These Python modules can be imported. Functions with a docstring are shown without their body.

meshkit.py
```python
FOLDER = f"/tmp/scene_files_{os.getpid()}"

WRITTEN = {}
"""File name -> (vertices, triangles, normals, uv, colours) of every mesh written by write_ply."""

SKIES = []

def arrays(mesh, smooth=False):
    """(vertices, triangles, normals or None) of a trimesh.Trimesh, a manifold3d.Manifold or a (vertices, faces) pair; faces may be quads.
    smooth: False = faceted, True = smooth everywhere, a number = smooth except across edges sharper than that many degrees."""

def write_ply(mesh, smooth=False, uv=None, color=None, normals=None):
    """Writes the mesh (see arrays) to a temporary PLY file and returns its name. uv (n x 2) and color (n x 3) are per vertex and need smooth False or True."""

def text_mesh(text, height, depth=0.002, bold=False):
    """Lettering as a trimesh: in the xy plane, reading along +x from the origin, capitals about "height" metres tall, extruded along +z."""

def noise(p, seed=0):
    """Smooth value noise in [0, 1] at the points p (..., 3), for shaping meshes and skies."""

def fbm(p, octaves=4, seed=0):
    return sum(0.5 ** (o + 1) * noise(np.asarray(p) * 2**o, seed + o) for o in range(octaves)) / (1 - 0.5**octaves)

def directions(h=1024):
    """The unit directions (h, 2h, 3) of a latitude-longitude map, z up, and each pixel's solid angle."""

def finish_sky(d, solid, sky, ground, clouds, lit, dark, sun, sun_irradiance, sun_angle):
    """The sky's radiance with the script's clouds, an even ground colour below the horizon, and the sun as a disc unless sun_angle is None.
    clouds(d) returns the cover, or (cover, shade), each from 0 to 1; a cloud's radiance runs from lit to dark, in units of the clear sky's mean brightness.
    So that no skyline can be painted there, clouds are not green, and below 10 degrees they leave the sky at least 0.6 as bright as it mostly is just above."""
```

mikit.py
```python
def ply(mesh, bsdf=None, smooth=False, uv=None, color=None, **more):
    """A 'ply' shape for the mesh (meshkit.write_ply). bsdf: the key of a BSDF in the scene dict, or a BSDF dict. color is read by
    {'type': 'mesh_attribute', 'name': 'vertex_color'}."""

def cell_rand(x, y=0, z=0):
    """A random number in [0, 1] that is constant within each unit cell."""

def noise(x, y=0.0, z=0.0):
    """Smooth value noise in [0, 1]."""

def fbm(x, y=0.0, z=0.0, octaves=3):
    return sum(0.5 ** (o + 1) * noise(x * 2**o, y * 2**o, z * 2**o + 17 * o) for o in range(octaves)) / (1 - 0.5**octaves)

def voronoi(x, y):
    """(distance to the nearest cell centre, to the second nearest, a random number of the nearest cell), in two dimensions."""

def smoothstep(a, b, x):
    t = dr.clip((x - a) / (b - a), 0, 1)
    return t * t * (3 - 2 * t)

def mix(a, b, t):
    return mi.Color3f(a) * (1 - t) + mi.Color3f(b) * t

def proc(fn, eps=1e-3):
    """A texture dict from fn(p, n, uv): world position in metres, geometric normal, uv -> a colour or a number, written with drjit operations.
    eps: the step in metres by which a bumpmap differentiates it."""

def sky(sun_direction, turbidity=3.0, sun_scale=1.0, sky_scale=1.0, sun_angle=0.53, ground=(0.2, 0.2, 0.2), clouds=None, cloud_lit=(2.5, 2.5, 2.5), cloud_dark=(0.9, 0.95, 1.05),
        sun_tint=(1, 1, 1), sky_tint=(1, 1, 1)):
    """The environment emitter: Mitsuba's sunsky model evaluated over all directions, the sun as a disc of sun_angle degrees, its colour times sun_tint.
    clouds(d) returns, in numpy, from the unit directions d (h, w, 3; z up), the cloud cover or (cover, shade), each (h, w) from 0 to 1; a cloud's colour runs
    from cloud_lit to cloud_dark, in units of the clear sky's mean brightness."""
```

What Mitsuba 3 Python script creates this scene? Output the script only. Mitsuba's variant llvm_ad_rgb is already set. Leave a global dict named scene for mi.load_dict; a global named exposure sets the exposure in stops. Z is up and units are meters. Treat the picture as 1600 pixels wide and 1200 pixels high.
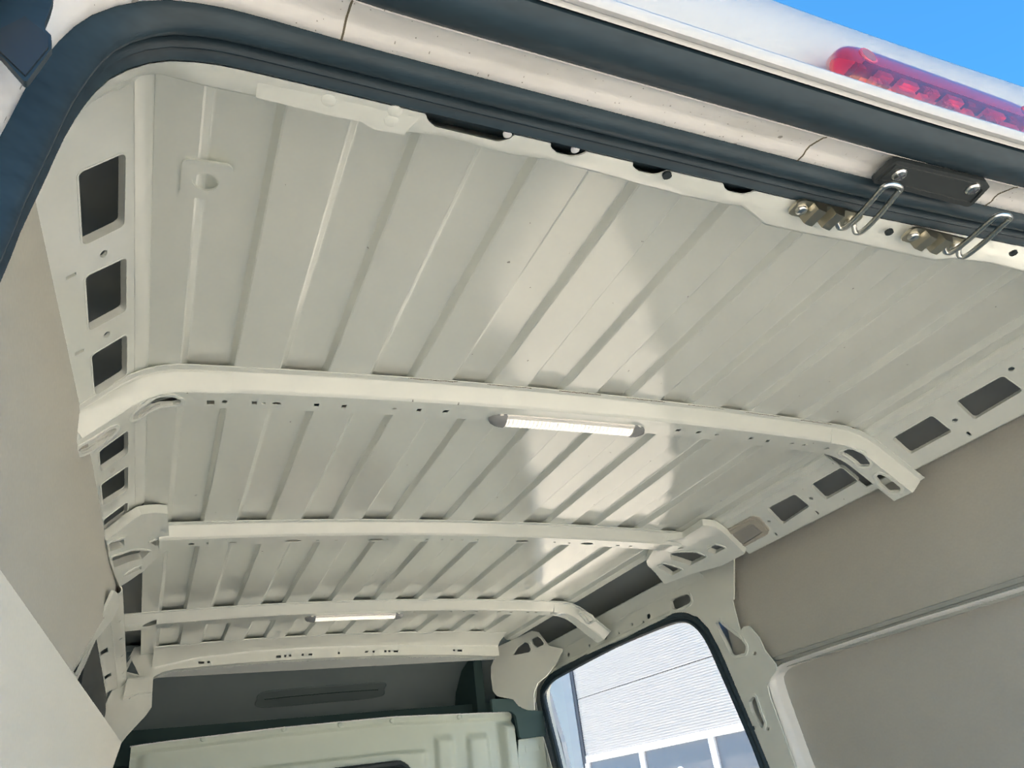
import math, json
import numpy as np, trimesh, shapely
from shapely.geometry import Polygon, Point, LineString, box as sbox
import manifold3d as m3
import mitsuba as mi
import drjit as dr
import mikit
from mikit import noise, fbm, cell_rand, smoothstep, mix

T = mi.ScalarTransform4f
scene, labels = {'type': 'scene'}, {}
Z0 = 2.5      # height of the inner roof skin above the ground; the meshes below are laid out from the roof down

# ------------------------------------------------------------------ camera, sky, exposure
CAM = np.array([-.6597, 0.0, -.6463 + Z0]); FWD = np.array([.39315, .78040, .48621]); UP = np.array([-.09184, -.49282, .86527])
scene['camera'] = {'type': 'perspective', 'fov': math.degrees(2 * math.atan(800 / 1191.07)), 'fov_axis': 'x', 'near_clip': .02, 'far_clip': 500.0,
                   'to_world': T().look_at(origin=CAM.tolist(), target=(CAM + FWD).tolist(), up=UP.tolist())}
def cloud_cover(d):
    import meshkit
    q = d / np.maximum(d[..., 2:3] + .25, .05)
    c = meshkit.fbm(np.stack([q[..., 0] * 1.6 + 3.1, q[..., 1] * 2.6, q[..., 2] * 0 + 1.3], -1), 5, seed=4)
    return np.clip((c - .60) * 3.0, 0, .45) * np.clip((d[..., 2] - .02) * 8, 0, 1)
scene['sky'] = mikit.sky((-.16, .36, .92), turbidity=2.6, sun_scale=1.0, sky_scale=.74, clouds=cloud_cover, ground=(.3, .3, .29), sky_tint=(.38, .95, 1.12))
exposure = 3.25

D = json.loads('''{"railL_holes":[[[0.6141,0.0805],[0.613,0.0298],[0.7195,0.0327],[0.7202,0.0823]],
[[0.7732,0.0824],[0.7763,0.031],[0.8818,0.0322],[0.881,0.0835]],
[[0.9376,0.083],[0.9364,0.0319],[1.0397,0.0331],[1.0412,0.0834]],
[[1.2218,0.0841],[1.2162,0.0327],[1.3017,0.0335],[1.2993,0.0851]],
[[1.3513,0.086],[1.3534,0.034],[1.4582,0.035],[1.4478,0.086]],
[[1.5164,0.0873],[1.5148,0.0369],[1.6087,0.0379],[1.5845,0.0898]]],"railR_holes":[[[0.8515,0.0491],[0.7474,0.05],[0.745,0.0956],[0.8569,0.1014]],
[[1.0137,0.0504],[0.9087,0.0492],[0.9081,0.1013],[1.0172,0.1025]],
[[1.268,0.0514],[1.1635,0.0509],[1.1654,0.1011],[1.2742,0.1038]],
[[1.4267,0.0493],[1.3232,0.0521],[1.3243,0.0989],[1.4375,0.1085]]],"railL_slots":[[[0.7577,0.104],[0.7577,0.0921],[0.7631,0.0925],[0.763,0.1045]],
[[0.9103,0.1041],[0.9132,0.0922],[0.9188,0.0926],[0.9173,0.1046]],
[[1.3475,0.1002],[1.3522,0.0956],[1.3574,0.0959],[1.3526,0.1004]]],"railR_slots":[[[0.892,0.1168],[0.8852,0.1176],[0.8865,0.1289],[0.8934,0.1282]],
[[1.3284,0.1166],[1.3212,0.1182],[1.3229,0.1297],[1.3318,0.1296]],
[[1.4836,0.1175],[1.4755,0.1192],[1.4789,0.1307],[1.4871,0.1289]]],"railL_ovals":[[0.7508,0.0587],[0.9114,0.0602],[1.3275,0.0634]],"railR_ovals":[[0.8848,0.0831],[1.3013,0.0827],[1.4598,0.0829],[0.7275,0.0471]],"gusR_out":[[1.3419,1.6713],[1.4404,1.6669],[1.4463,1.5887],[1.4803,1.5757],[1.6033,1.5945],[1.6043,1.6998],[1.5842,1.8144],[1.5717,1.9525],[1.4792,1.9184],[1.4561,1.8927],[1.4266,1.8138]],"gusR_holes":[[[1.5397,1.6892],[1.5375,1.6439],[1.5615,1.6251],[1.5613,1.6751]],
[[1.4813,1.7956],[1.5022,1.7616],[1.5272,1.7271],[1.5579,1.7102],[1.5561,1.7907],[1.5039,1.8243]],
[[1.5054,1.8967],[1.5057,1.8649],[1.557,1.8319],[1.5568,1.8901]],
[[1.438,1.767],[1.4422,1.7488],[1.4922,1.733],[1.4777,1.764]]],"gusL_out":[[0.1952,1.5554],[0.253,1.5917],[0.2662,1.8134],[0.2262,1.8818],[0.2015,1.9319],[0.167,1.9379],[0.1362,1.9206],[0.1179,1.7058],[0.114,1.5642]],"gusL_holes":[[[0.1167,1.579],[0.15,1.621],[0.151,1.6659],[0.1181,1.6279]],
[[0.1213,1.6708],[0.143,1.7017],[0.1702,1.7312],[0.2168,1.8],[0.1959,1.8263],[0.1239,1.7446]],
[[0.1456,1.8552],[0.1946,1.8757],[0.1948,1.9001],[0.1603,1.8756]],
[[0.2157,1.7388],[0.2289,1.7345],[0.2732,1.7453],[0.274,1.7667],[0.2315,1.7721]]],"dome_out":[[1.5934,0.0441],[1.484,0.0453],[1.4678,0.0598],[1.4797,0.1036],[1.4961,0.1107],[1.5971,0.1116],[1.6137,0.1002],[1.6061,0.0539]],"dome_in":[[1.5942,0.0603],[1.5052,0.0601],[1.4973,0.0645],[1.4992,0.0983],[1.5958,0.104],[1.6005,0.0987]],"bow1_rects":[[[0.2194,1.0961],[0.2303,1.0953],[0.2314,1.1098],[0.2204,1.1105]],
[[0.2848,1.0938],[0.2923,1.0931],[0.2937,1.1047],[0.2861,1.1053]],
[[0.3806,1.0928],[0.3886,1.0921],[0.3893,1.1041],[0.3813,1.1048]],
[[0.4254,1.0928],[0.4331,1.0921],[0.4336,1.1043],[0.4259,1.1051]],
[[0.5536,1.093],[0.5612,1.092],[0.5614,1.1037],[0.5536,1.1047]],
[[0.6009,1.0919],[0.6099,1.0907],[0.6093,1.1027],[0.6002,1.1039]],
[[1.0861,1.0922],[1.0955,1.0903],[1.0955,1.1017],[1.0861,1.1036]],
[[1.1345,1.0911],[1.144,1.0892],[1.1443,1.1007],[1.1347,1.1026]],
[[1.2664,1.0909],[1.2748,1.089],[1.2759,1.1009],[1.2674,1.1028]],
[[1.3113,1.0929],[1.3184,1.0913],[1.3212,1.1029],[1.314,1.1046]],
[[1.4092,1.0898],[1.4178,1.0877],[1.4161,1.0976],[1.4074,1.0998]]],"bow1_ovals":[[[0.3157,1.0991],[0.3218,1.0933],[0.3303,1.0979],[0.3232,1.1039]],
[[0.3003,1.0993],[0.3029,1.097],[0.3065,1.0988],[0.3034,1.1012]],
[[0.5096,1.098],[0.513,1.0942],[0.5183,1.097],[0.5149,1.1009]],
[[1.181,1.099],[1.1828,1.0927],[1.1906,1.097],[1.1879,1.102]],
[[1.3735,1.0969],[1.3774,1.0913],[1.3854,1.0925],[1.3827,1.0995]],
[[1.4719,1.0999],[1.4731,1.0914],[1.4817,1.0909],[1.4829,1.102]],
[[0.2408,1.0987],[0.2449,1.0932],[0.249,1.0981],[0.246,1.1056]]],"bow1_slotR":[[[1.5198,1.0989],[1.524,1.0767],[1.5386,1.07],[1.5685,1.069],[1.5979,1.0777],[1.6021,1.0866],[1.592,1.1016],[1.5639,1.0988],[1.5372,1.0973]],
[[1.6319,1.0979],[1.6301,1.085],[1.6428,1.0789],[1.665,1.0772],[1.6844,1.078],[1.69,1.0889],[1.6794,1.1081],[1.6566,1.1068]]],"bow1_slotL":[[[0.0918,1.1079],[0.0943,1.0963],[0.1053,1.0882],[0.1246,1.0786],[0.1443,1.0766],[0.1706,1.0834],[0.1823,1.0941],[0.1817,1.1043],[0.1684,1.1092],[0.1451,1.1038],[0.1251,1.1088],[0.1054,1.1187],[0.0942,1.1125]],
[[0.0033,1.0925],[0.0083,1.0893],[0.0247,1.0936],[0.0529,1.0946],[0.061,1.0992],[0.0639,1.1091],[0.0553,1.1184],[0.0396,1.1223],[0.0232,1.1229],[0.0097,1.1142]]],"bow2_ovals":[[[0.3588,1.7612],[0.3764,1.7535],[0.397,1.7639],[0.3792,1.7717]],
[[0.5551,1.7632],[0.5718,1.7542],[0.5933,1.7638],[0.5765,1.773]],
[[0.1511,1.7619],[0.1573,1.7542],[0.1644,1.7637],[0.1582,1.7716]],
[[0.2337,1.7613],[0.2428,1.7566],[0.253,1.7634],[0.2439,1.7681]],
[[0.9479,1.762],[0.9615,1.7509],[0.9837,1.759],[0.9701,1.7705]],
[[1.1418,1.763],[1.1552,1.7508],[1.179,1.7581],[1.1656,1.7706]],
[[0.4296,1.7628],[0.4326,1.7585],[0.4372,1.7632],[0.4342,1.7676]],
[[0.4726,1.7635],[0.4763,1.7591],[0.4818,1.7639],[0.4782,1.7683]],
[[0.5983,1.7623],[0.6008,1.7577],[0.6057,1.7624],[0.6033,1.7671]],
[[0.188,1.7602],[0.1902,1.754],[0.1933,1.7609],[0.1911,1.7671]]],"bow2_rects":[[[0.6694,1.7587],[0.676,1.7586],[0.676,1.7662],[0.6694,1.7663]],
[[0.6991,1.7573],[0.7074,1.7572],[0.7071,1.7668],[0.6987,1.7669]],
[[0.7399,1.7576],[0.7467,1.7575],[0.7467,1.7647],[0.7399,1.7649]],
[[0.7655,1.7583],[0.774,1.758],[0.7742,1.7658],[0.7657,1.7661]],
[[0.793,1.7572],[0.7998,1.757],[0.8002,1.7648],[0.7933,1.765]],
[[0.8322,1.7555],[0.8408,1.755],[0.8413,1.7629],[0.8327,1.7633]],
[[1.0569,1.7565],[1.0642,1.7557],[1.0654,1.7639],[1.0581,1.7646]],
[[1.1016,1.7584],[1.109,1.7576],[1.1104,1.7658],[1.103,1.7666]],
[[1.2526,1.7575],[1.2621,1.7561],[1.264,1.7645],[1.2545,1.7659]],
[[1.293,1.7583],[1.3025,1.7568],[1.3045,1.7653],[1.295,1.7668]]],"bow3_rects":[[[1.1918,2.4688],[1.2036,2.4683],[1.2058,2.4819],[1.1939,2.4824]],
[[1.2367,2.4703],[1.2486,2.4696],[1.2509,2.4832],[1.239,2.484]],
[[1.2996,2.4684],[1.3115,2.4674],[1.3141,2.4812],[1.3021,2.4822]],
[[1.3324,2.4682],[1.342,2.4673],[1.3447,2.481],[1.3351,2.4819]],
[[1.3977,2.4746],[1.4099,2.4732],[1.4117,2.4845],[1.3995,2.4859]],
[[0.4819,2.4708],[0.4899,2.4725],[0.4898,2.4842],[0.4817,2.4825]],
[[0.8866,2.4709],[0.8956,2.4714],[0.897,2.4838],[0.888,2.4833]],
[[1.0163,2.4694],[1.0255,2.4695],[1.0269,2.4804],[1.0177,2.4803]],
[[1.0636,2.4697],[1.0706,2.4698],[1.0722,2.4807],[1.0652,2.4807]],
[[1.109,2.4693],[1.1183,2.4692],[1.1201,2.4802],[1.1107,2.4803]],
[[1.1918,2.4684],[1.2012,2.468],[1.2033,2.479],[1.1938,2.4795]]],"bow3_ovals":[[[1.4442,2.4677],[1.4601,2.4474],[1.4805,2.4343],[1.4669,2.4586]],
[[0.0476,2.3913],[0.0797,2.4318],[0.1111,2.473],[0.0801,2.4562]],
[[0.0058,2.2974],[0.0154,2.3395],[0.0055,2.322]],
[[0.1486,2.4764],[0.1545,2.4717],[0.1609,2.4809],[0.155,2.4856]],
[[0.2135,2.4686],[0.2168,2.4637],[0.2207,2.4711],[0.2175,2.4761]]],"bow3_slotR":[[[1.4946,2.4148],[1.5119,2.3927],[1.5346,2.384],[1.5521,2.3947],[1.5531,2.4329],[1.5304,2.421]]],"fh_edge_top":[[-0.6765,-0.0708],[-0.5465,-0.0433],[-0.3323,-0.0268],[-0.1028,-0.0231],[0.142,-0.0276],[0.4031,-0.0373],[0.596,-0.0479]],"fh_edge_low":[[-0.6736,-0.1002],[-0.6259,-0.0756],[-0.4818,-0.0682],[-0.3309,-0.0626],[-0.1028,-0.0601],[0.1406,-0.0622],[0.4002,-0.0717],[0.5776,-0.0849]],"fh_rects":[[[-0.2616,-0.0433],[-0.2434,-0.0441],[-0.2432,-0.0531],[-0.2613,-0.0523]],
[[-0.1451,-0.0421],[-0.1311,-0.0427],[-0.131,-0.0496],[-0.1451,-0.0489]],
[[0.0683,-0.042],[0.0807,-0.0425],[0.078,-0.0495],[0.0657,-0.049]],
[[0.1794,-0.0451],[0.1972,-0.0459],[0.1969,-0.0531],[0.1791,-0.0523]],
[[-0.525,-0.0519],[-0.506,-0.0529],[-0.5054,-0.0615],[-0.5244,-0.0606]],
[[0.4424,-0.0539],[0.4615,-0.0547],[0.4608,-0.0621],[0.4417,-0.0613]]],"fh_ovals":[[-0.229,-0.0472],[-0.2114,-0.0467],[-0.166,-0.0458],[-0.0326,-0.0454],[0.1007,-0.0465],[0.1468,-0.0468],[0.1624,-0.0475],[-0.4911,-0.0558],[0.4273,-0.0557]],"open_in":[[3.0004,-0.5189],[3.0433,-0.3508],[3.065,-0.2495],[3.0372,-0.2241],[2.9678,-0.2038],[2.8577,-0.1969],[2.4369,-0.1842],[2.1029,-0.1886],[2.0116,-0.1988],[1.97,-0.2167],[1.934,-0.2518],[1.9108,-0.2976],[1.8881,-0.3702],[1.8458,-0.5119],[1.8186,-0.625]],"open_out":[[3.0747,-0.5122],[3.1294,-0.3638],[3.1494,-0.2486],[3.1205,-0.2023],[3.0467,-0.177],[2.8473,-0.1673],[2.4284,-0.1618],[2.0925,-0.1628],[1.9885,-0.1772],[1.9304,-0.2035],[1.8925,-0.2466],[1.8638,-0.3131],[1.8461,-0.3781],[1.8109,-0.5086],[1.781,-0.6284]],"pillar_rear":[[1.7642,-0.1014],[1.7582,-0.1944],[1.7591,-0.2853],[1.7387,-0.2779],[1.7174,-0.2813],[1.6913,-0.3165],[1.6826,-0.3518],[1.6688,-0.3744],[1.6547,-0.395],[1.6589,-0.4103],[1.6881,-0.424],[1.7081,-0.4397],[1.7102,-0.468],[1.6964,-0.5623],[1.6862,-0.6369]],"pillar_holes":[[[1.8535,-0.2376],[1.8351,-0.2384],[1.8253,-0.2517],[1.7582,-0.3099],[1.7469,-0.3296],[1.7588,-0.3441],[1.8072,-0.3426],[1.8214,-0.3344]],
[[1.7943,-0.4642],[1.771,-0.4549],[1.7647,-0.4592],[1.7615,-0.4949],[1.7558,-0.5241],[1.7666,-0.5367],[1.7759,-0.5277],[1.7933,-0.4935]],
[[2.049,-0.1253],[2.0309,-0.1221],[1.9569,-0.1264],[1.9427,-0.1343],[1.9396,-0.1518],[1.9538,-0.1568],[2.0286,-0.157],[2.045,-0.1477]]],"pillar_small":[[1.8033,-0.5288],[1.7517,-0.5386],[1.7238,-0.3531]],"dh_holes":[[2.1881,-0.1368],[2.4856,-0.1376],[2.7896,-0.135],[3.1964,-0.1233]],"dh_small":[[2.2936,-0.1384],[2.3901,-0.1462],[2.6116,-0.1395],[2.9018,-0.1367],[2.2248,-0.1466]],"flange":[[0.9384,-0.394],[1.2501,-0.3964],[1.5635,-0.4007],[1.6509,-0.4038],[1.6873,-0.4161],[1.6995,-0.438],[1.6907,-0.5328],[1.6786,-0.6304]],"boardUL_far":[[1.472,-0.0795],[1.1344,-0.2159],[0.9634,-0.2946],[0.7816,-0.3793],[0.5435,-0.4829]],"boardUL_top":[[-0.0733,-0.08],[0.037,-0.0803],[0.157,-0.1078],[0.2883,-0.1017],[0.4628,-0.0951],[0.622,-0.0922],[0.8345,-0.0932],[0.9495,-0.0994],[1.2498,-0.0909],[1.472,-0.0795]],"boardLL_edge":[[0.108,-0.4279],[0.3171,-0.4202],[0.7324,-0.4056],[1.7748,-0.3677],[1.5713,-0.4447]],"post":[[1.7096,0.0228],[1.7895,0.0075],[1.8829,0.0025],[1.8815,0.0421],[1.8236,0.0873],[1.8001,0.1036],[1.8254,0.1466],[1.829,0.1818],[1.703,0.1898],[1.7496,0.1193],[1.7313,0.0678]],"post_holes":[[[1.9021,0.006],[1.9556,0.005],[1.9423,0.0309],[1.904,0.032]],
[[1.7814,0.1198],[1.7919,0.1407],[1.7999,0.176],[1.7273,0.1815]]],"pfL_holes":[[[-0.8468,0.015],[-0.8422,0.0243],[-0.8209,0.0245],[-0.8206,0.0139],[-0.8385,0.0104]],
[[-0.8258,-0.0609],[-0.8208,-0.055],[-0.803,-0.0517],[-0.8027,-0.0621],[-0.8176,-0.0654]],
[[-0.8087,-0.1228],[-0.8037,-0.1171],[-0.7874,-0.118],[-0.7885,-0.125],[-0.8027,-0.1252]],
[[-0.7509,-0.0752],[-0.7373,-0.0383],[-0.7104,-0.0877]],
[[-0.7544,-0.0438],[-0.7414,-0.0192],[-0.7437,-0.0338],[-0.7537,-0.0501]],
[[-0.7338,-0.1597],[-0.7298,-0.1439],[-0.7259,-0.1441],[-0.728,-0.1601],[-0.7314,-0.1639]]],"pfR_out":[[0.2133,-0.0086],[0.2439,-0.0189],[0.2848,-0.0819],[0.3456,-0.1065],[0.3086,-0.1509],[0.2513,-0.1938],[0.21,-0.2107],[0.1866,-0.2452],[0.1796,-0.3083],[0.1424,-0.2999],[0.1093,-0.2802],[0.0891,-0.2528],[0.0154,-0.2281],[-0.0035,-0.2051],[-0.0057,-0.1496],[-0.0006,-0.1099],[0.0475,-0.0367],[0.1159,-0.0246]],"pfR_holes":[[[0.1105,-0.0839],[0.136,-0.0583],[0.1754,-0.0445],[0.1923,-0.0543],[0.2008,-0.0789],[0.1916,-0.0885],[0.1179,-0.0867]],
[[0.2066,-0.0419],[0.2369,-0.0341],[0.2529,-0.0476],[0.2654,-0.0729],[0.2298,-0.0784],[0.214,-0.0625]]],"bulk_bolts":[[-0.4859,-0.2917],[-0.212,-0.2824],[-0.0068,-0.2833],[0.1928,-0.2839],[0.4677,-0.2917]],"hdr_edge":[[-0.7183,0.4361],[-0.6983,0.4264],[-0.6617,0.427],[-0.6295,0.4258],[-0.6055,0.4261],[-0.5706,0.4261],[-0.5493,0.4245],[-0.536,0.4295],[-0.5147,0.4281],[-0.4802,0.4222],[-0.4144,0.4256],[-0.3828,0.4219],[-0.3241,0.4232],[-0.2301,0.4276],[-0.1799,0.4259],[-0.1581,0.4229],[-0.115,0.4411],[-0.0675,0.4412],[0.0039,0.439],[0.0728,0.4384],[0.119,0.4386],[0.1409,0.438],[0.1549,0.4296],[0.1542,0.4201],[0.1679,0.4178],[0.2648,0.4145]],"roofedge":[[-0.7077,0.5291],[-0.6622,0.5337],[-0.6218,0.5342],[-0.5915,0.536],[-0.5472,0.5379],[-0.5201,0.5369],[-0.503,0.5439],[-0.4757,0.5432],[-0.4313,0.5373],[-0.3461,0.5441],[-0.305,0.5405],[-0.2286,0.5436],[-0.1063,0.5508],[-0.0412,0.5491],[-0.013,0.5452],[0.0424,0.5686],[0.1032,0.5683],[0.1936,0.5644],[0.2795,0.5622],[0.3363,0.5611],[0.363,0.5595],[0.3799,0.5483],[0.3791,0.5362],[0.3956,0.5328],[0.5106,0.5247]],"seal_in":[[-0.7558,-0.3648],[-0.7526,-0.3305],[-0.7471,-0.2909],[-0.7419,-0.2508],[-0.7342,-0.2164],[-0.7245,-0.1906],[-0.7092,-0.1712],[-0.6902,-0.1577],[-0.6633,-0.1506],[-0.6324,-0.1486],[-0.504,-0.1481],[-0.2966,-0.1463],[-0.0609,-0.1436],[0.2559,-0.1285]],"strip_marks":[[-0.5766,0.4109,-0.1465],[-0.525,0.4064,-0.1465],[-0.5254,0.4167,-0.1465],[-0.2637,0.4054,-0.1465],[0.0308,0.4104,-0.1465],[0.2219,0.3986,-0.1465],[-0.0922,0.4101,-0.1465],[-0.0282,0.4091,-0.1465],[0.079,0.4099,-0.1465],[0.1443,0.4101,-0.1465],[-0.4273,0.4038,-0.1465],[-0.3623,0.4028,-0.1465]],"corner31":[[-0.7671,-0.2843],[-0.7577,-0.2925],[-0.7443,-0.3087],[-0.7377,-0.2796],[-0.7392,-0.27],[-0.7426,-0.2663],[-0.7433,-0.2614],[-0.7427,-0.2521],[-0.7427,-0.2424],[-0.7452,-0.2211],[-0.7759,-0.2364]],"fac":{"blob":[[-0.5324,-0.3586],[-0.4348,-0.3754],[-0.6107,-0.393]]},"Fac":{"o":[6.33,10.8883,0.0],"U":[-0.1115,0.9938,0.0]},"frames":{"railL":{"o":[-0.712,0.0,-0.023],"U":[0.0,1.0,0.0],"V":[-0.7032,0.0,-0.711],"N":[0.711,0.0,-0.7032]},"railR":{"o":[0.693,0.0,-0.023],"U":[0.0,1.0,0.0],"V":[0.7671,0.0,-0.6416],"N":[-0.6416,0.0,-0.7671]},"doorR":{"o":[0.825,0.0,0.0],"U":[0.0,1.0,0.0],"V":[0.0,0.0,1.0],"N":[-1.0,0.0,0.0]},"front":{"o":[0.0,3.0,0.0],"U":[1.0,0.0,0.0],"V":[0.0,0.0,1.0],"N":[0.0,-1.0,0.0]},"bulk":{"o":[0.0,3.12,0.0],"U":[1.0,0.0,0.0],"V":[0.0,0.0,1.0],"N":[0.0,-1.0,0.0]},"cover":{"o":[0.0,3.08,0.0],"U":[1.0,0.0,0.0],"V":[0.0,0.0,1.0],"N":[0.0,-1.0,0.0]},"wallR":{"o":[0.85,0.0,0.0],"U":[0.0,1.0,0.0],"V":[0.0,0.0,1.0],"N":[-1.0,0.0,0.0]},"frontR":{"o":[0.62,3.1,0.0],"U":[0.5843,-0.8115,0.0],"V":[0.0,0.0,1.0],"N":[-0.8117,-0.5844,0.0]},"postL":{"o":[-0.745,0.0,-0.14],"U":[0.0,1.0,0.0],"V":[-0.3304,-0.0,-0.9439],"N":[0.9439,0.0,-0.3304]},"boardUL":{"o":[-0.8,0.6,0.0],"U":[0.03,0.9996,0.0],"V":[0.0,0.0,1.0],"N":[0.9996,-0.03,0.0]},"boardLL":{"o":[-0.785,0.6,0.0],"U":[0.035,0.9994,0.0],"V":[0.0,0.0,1.0],"N":[0.9994,-0.035,0.0]},"fac":{"o":[6.33,10.8883,0.0],"U":[-0.1115,0.9938,0.0],"V":[0.0,0.0,1.0],"N":[-0.9938,-0.1115,-0.0]}}}''')

# ------------------------------------------------------------------ materials
def speck(p, cell, size, seed):
    """1 inside sparse little scuffs, 0 elsewhere"""
    x, y, z = p.x / cell, p.y / cell, p.z / cell
    h = cell_rand(x, y, z + seed)
    fx, fy = x - dr.floor(x), y - dr.floor(y)
    cx, cy = .2 + .6 * cell_rand(x, y, z + seed + 7), .2 + .6 * cell_rand(x, y, z + seed + 13)
    w = noise(p.x * 260, p.y * 260, p.z * 260)
    r = dr.sqrt(dr.square((fx - cx) * (.5 + cell_rand(x, y, z + 3))) + dr.square((fy - cy) * (.6 + cell_rand(x, y, z + 5)))) * cell
    return dr.select((h > .80) & (r < size * (.3 + w)), mi.Float(1), mi.Float(0))
PAINT = (.722, .748, .694)
def paint_fn(p, n, uv):
    s = speck(p, .085, .0016, 0)
    t = fbm(p.x * 3, p.y * 3, p.z * 3)
    return mix(mi.Color3f(*PAINT) * (.97 + .05 * t), (.16, .15, .12), s * .7)
def dirty_fn(p, n, uv):
    s = dr.maximum(speck(p, .007, .0008, 3), speck(p, .025, .0016, 9))
    t = smoothstep(.45, .75, fbm(p.x * 9, p.y * 30, p.z * 30, 4))
    return mix(mix((.80, .79, .765), (.60, .585, .54), t * .55), (.22, .20, .17), s * .75)
def lining_fn(p, n, uv):
    t = fbm(p.x * 260, p.y * 260, p.z * 260, 2); l = fbm(p.x * 2.3, p.y * 2.3, p.z * 2.3, 3)
    s = speck(p, .11, .004, 21)
    return mix(mi.Color3f(.42, .415, .375) * (.91 + .07 * t + .10 * l), (.30, .28, .24), s * .45)
def board_fn(p, n, uv):
    t = fbm(p.x * 240, p.y * 240, p.z * 240, 2); l = fbm(p.x * 2.3, p.y * 2.3, p.z * 2.3, 3)
    return mi.Color3f(.66, .655, .60) * (.93 + .05 * t + .08 * l)
def ground_fn(p, n, uv):
    return mi.Color3f(.50, .485, .44) * (.8 + .25 * fbm(p.x * 2, p.y * 2, 0, 4) + .12 * noise(p.x * 90, p.y * 90))
def rubber_fn(p, n, uv):
    return mi.Color3f(.022, .040, .053) * (.8 + .5 * fbm(p.x * 40, p.y * 160, p.z * 160, 3))
def two(b): return {'type': 'twosided', 'bsdf': b}
def plastic(col, a): return two({'type': 'roughplastic', 'diffuse_reflectance': col, 'int_ior': 1.5, 'alpha': a, 'nonlinear': False})
def rgb(*c): return {'type': 'rgb', 'value': list(c)}
def prin(col, r, **k): return two({'type': 'principled', 'base_color': col, 'roughness': r, **k})
scene['paint'] = two({'type': 'roughplastic', 'diffuse_reflectance': mikit.proc(paint_fn), 'int_ior': 1.62, 'alpha': .016, 'nonlinear': False})
scene['paint_plain'] = plastic(rgb(*PAINT), .07)
scene['paint_dirty'] = plastic(mikit.proc(dirty_fn), .16)
scene['paint_outer'] = plastic(rgb(.60, .605, .60), .28)
scene['edge_white'] = plastic(rgb(.82, .81, .77), .12)
scene['paint_green'] = plastic(rgb(.54, .60, .52), .12)
scene['lining'] = prin(mikit.proc(lining_fn), .55, specular=.35)
scene['board'] = prin(mikit.proc(board_fn), .6, specular=.3)
scene['trim_grey'] = prin(rgb(.36, .37, .34), .5, specular=.35)
scene['rubber'] = prin(mikit.proc(rubber_fn), .42, specular=.30)
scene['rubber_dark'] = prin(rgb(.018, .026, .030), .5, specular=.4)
scene['black_plastic'] = prin(rgb(.030, .036, .038), .35, specular=.5)
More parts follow.
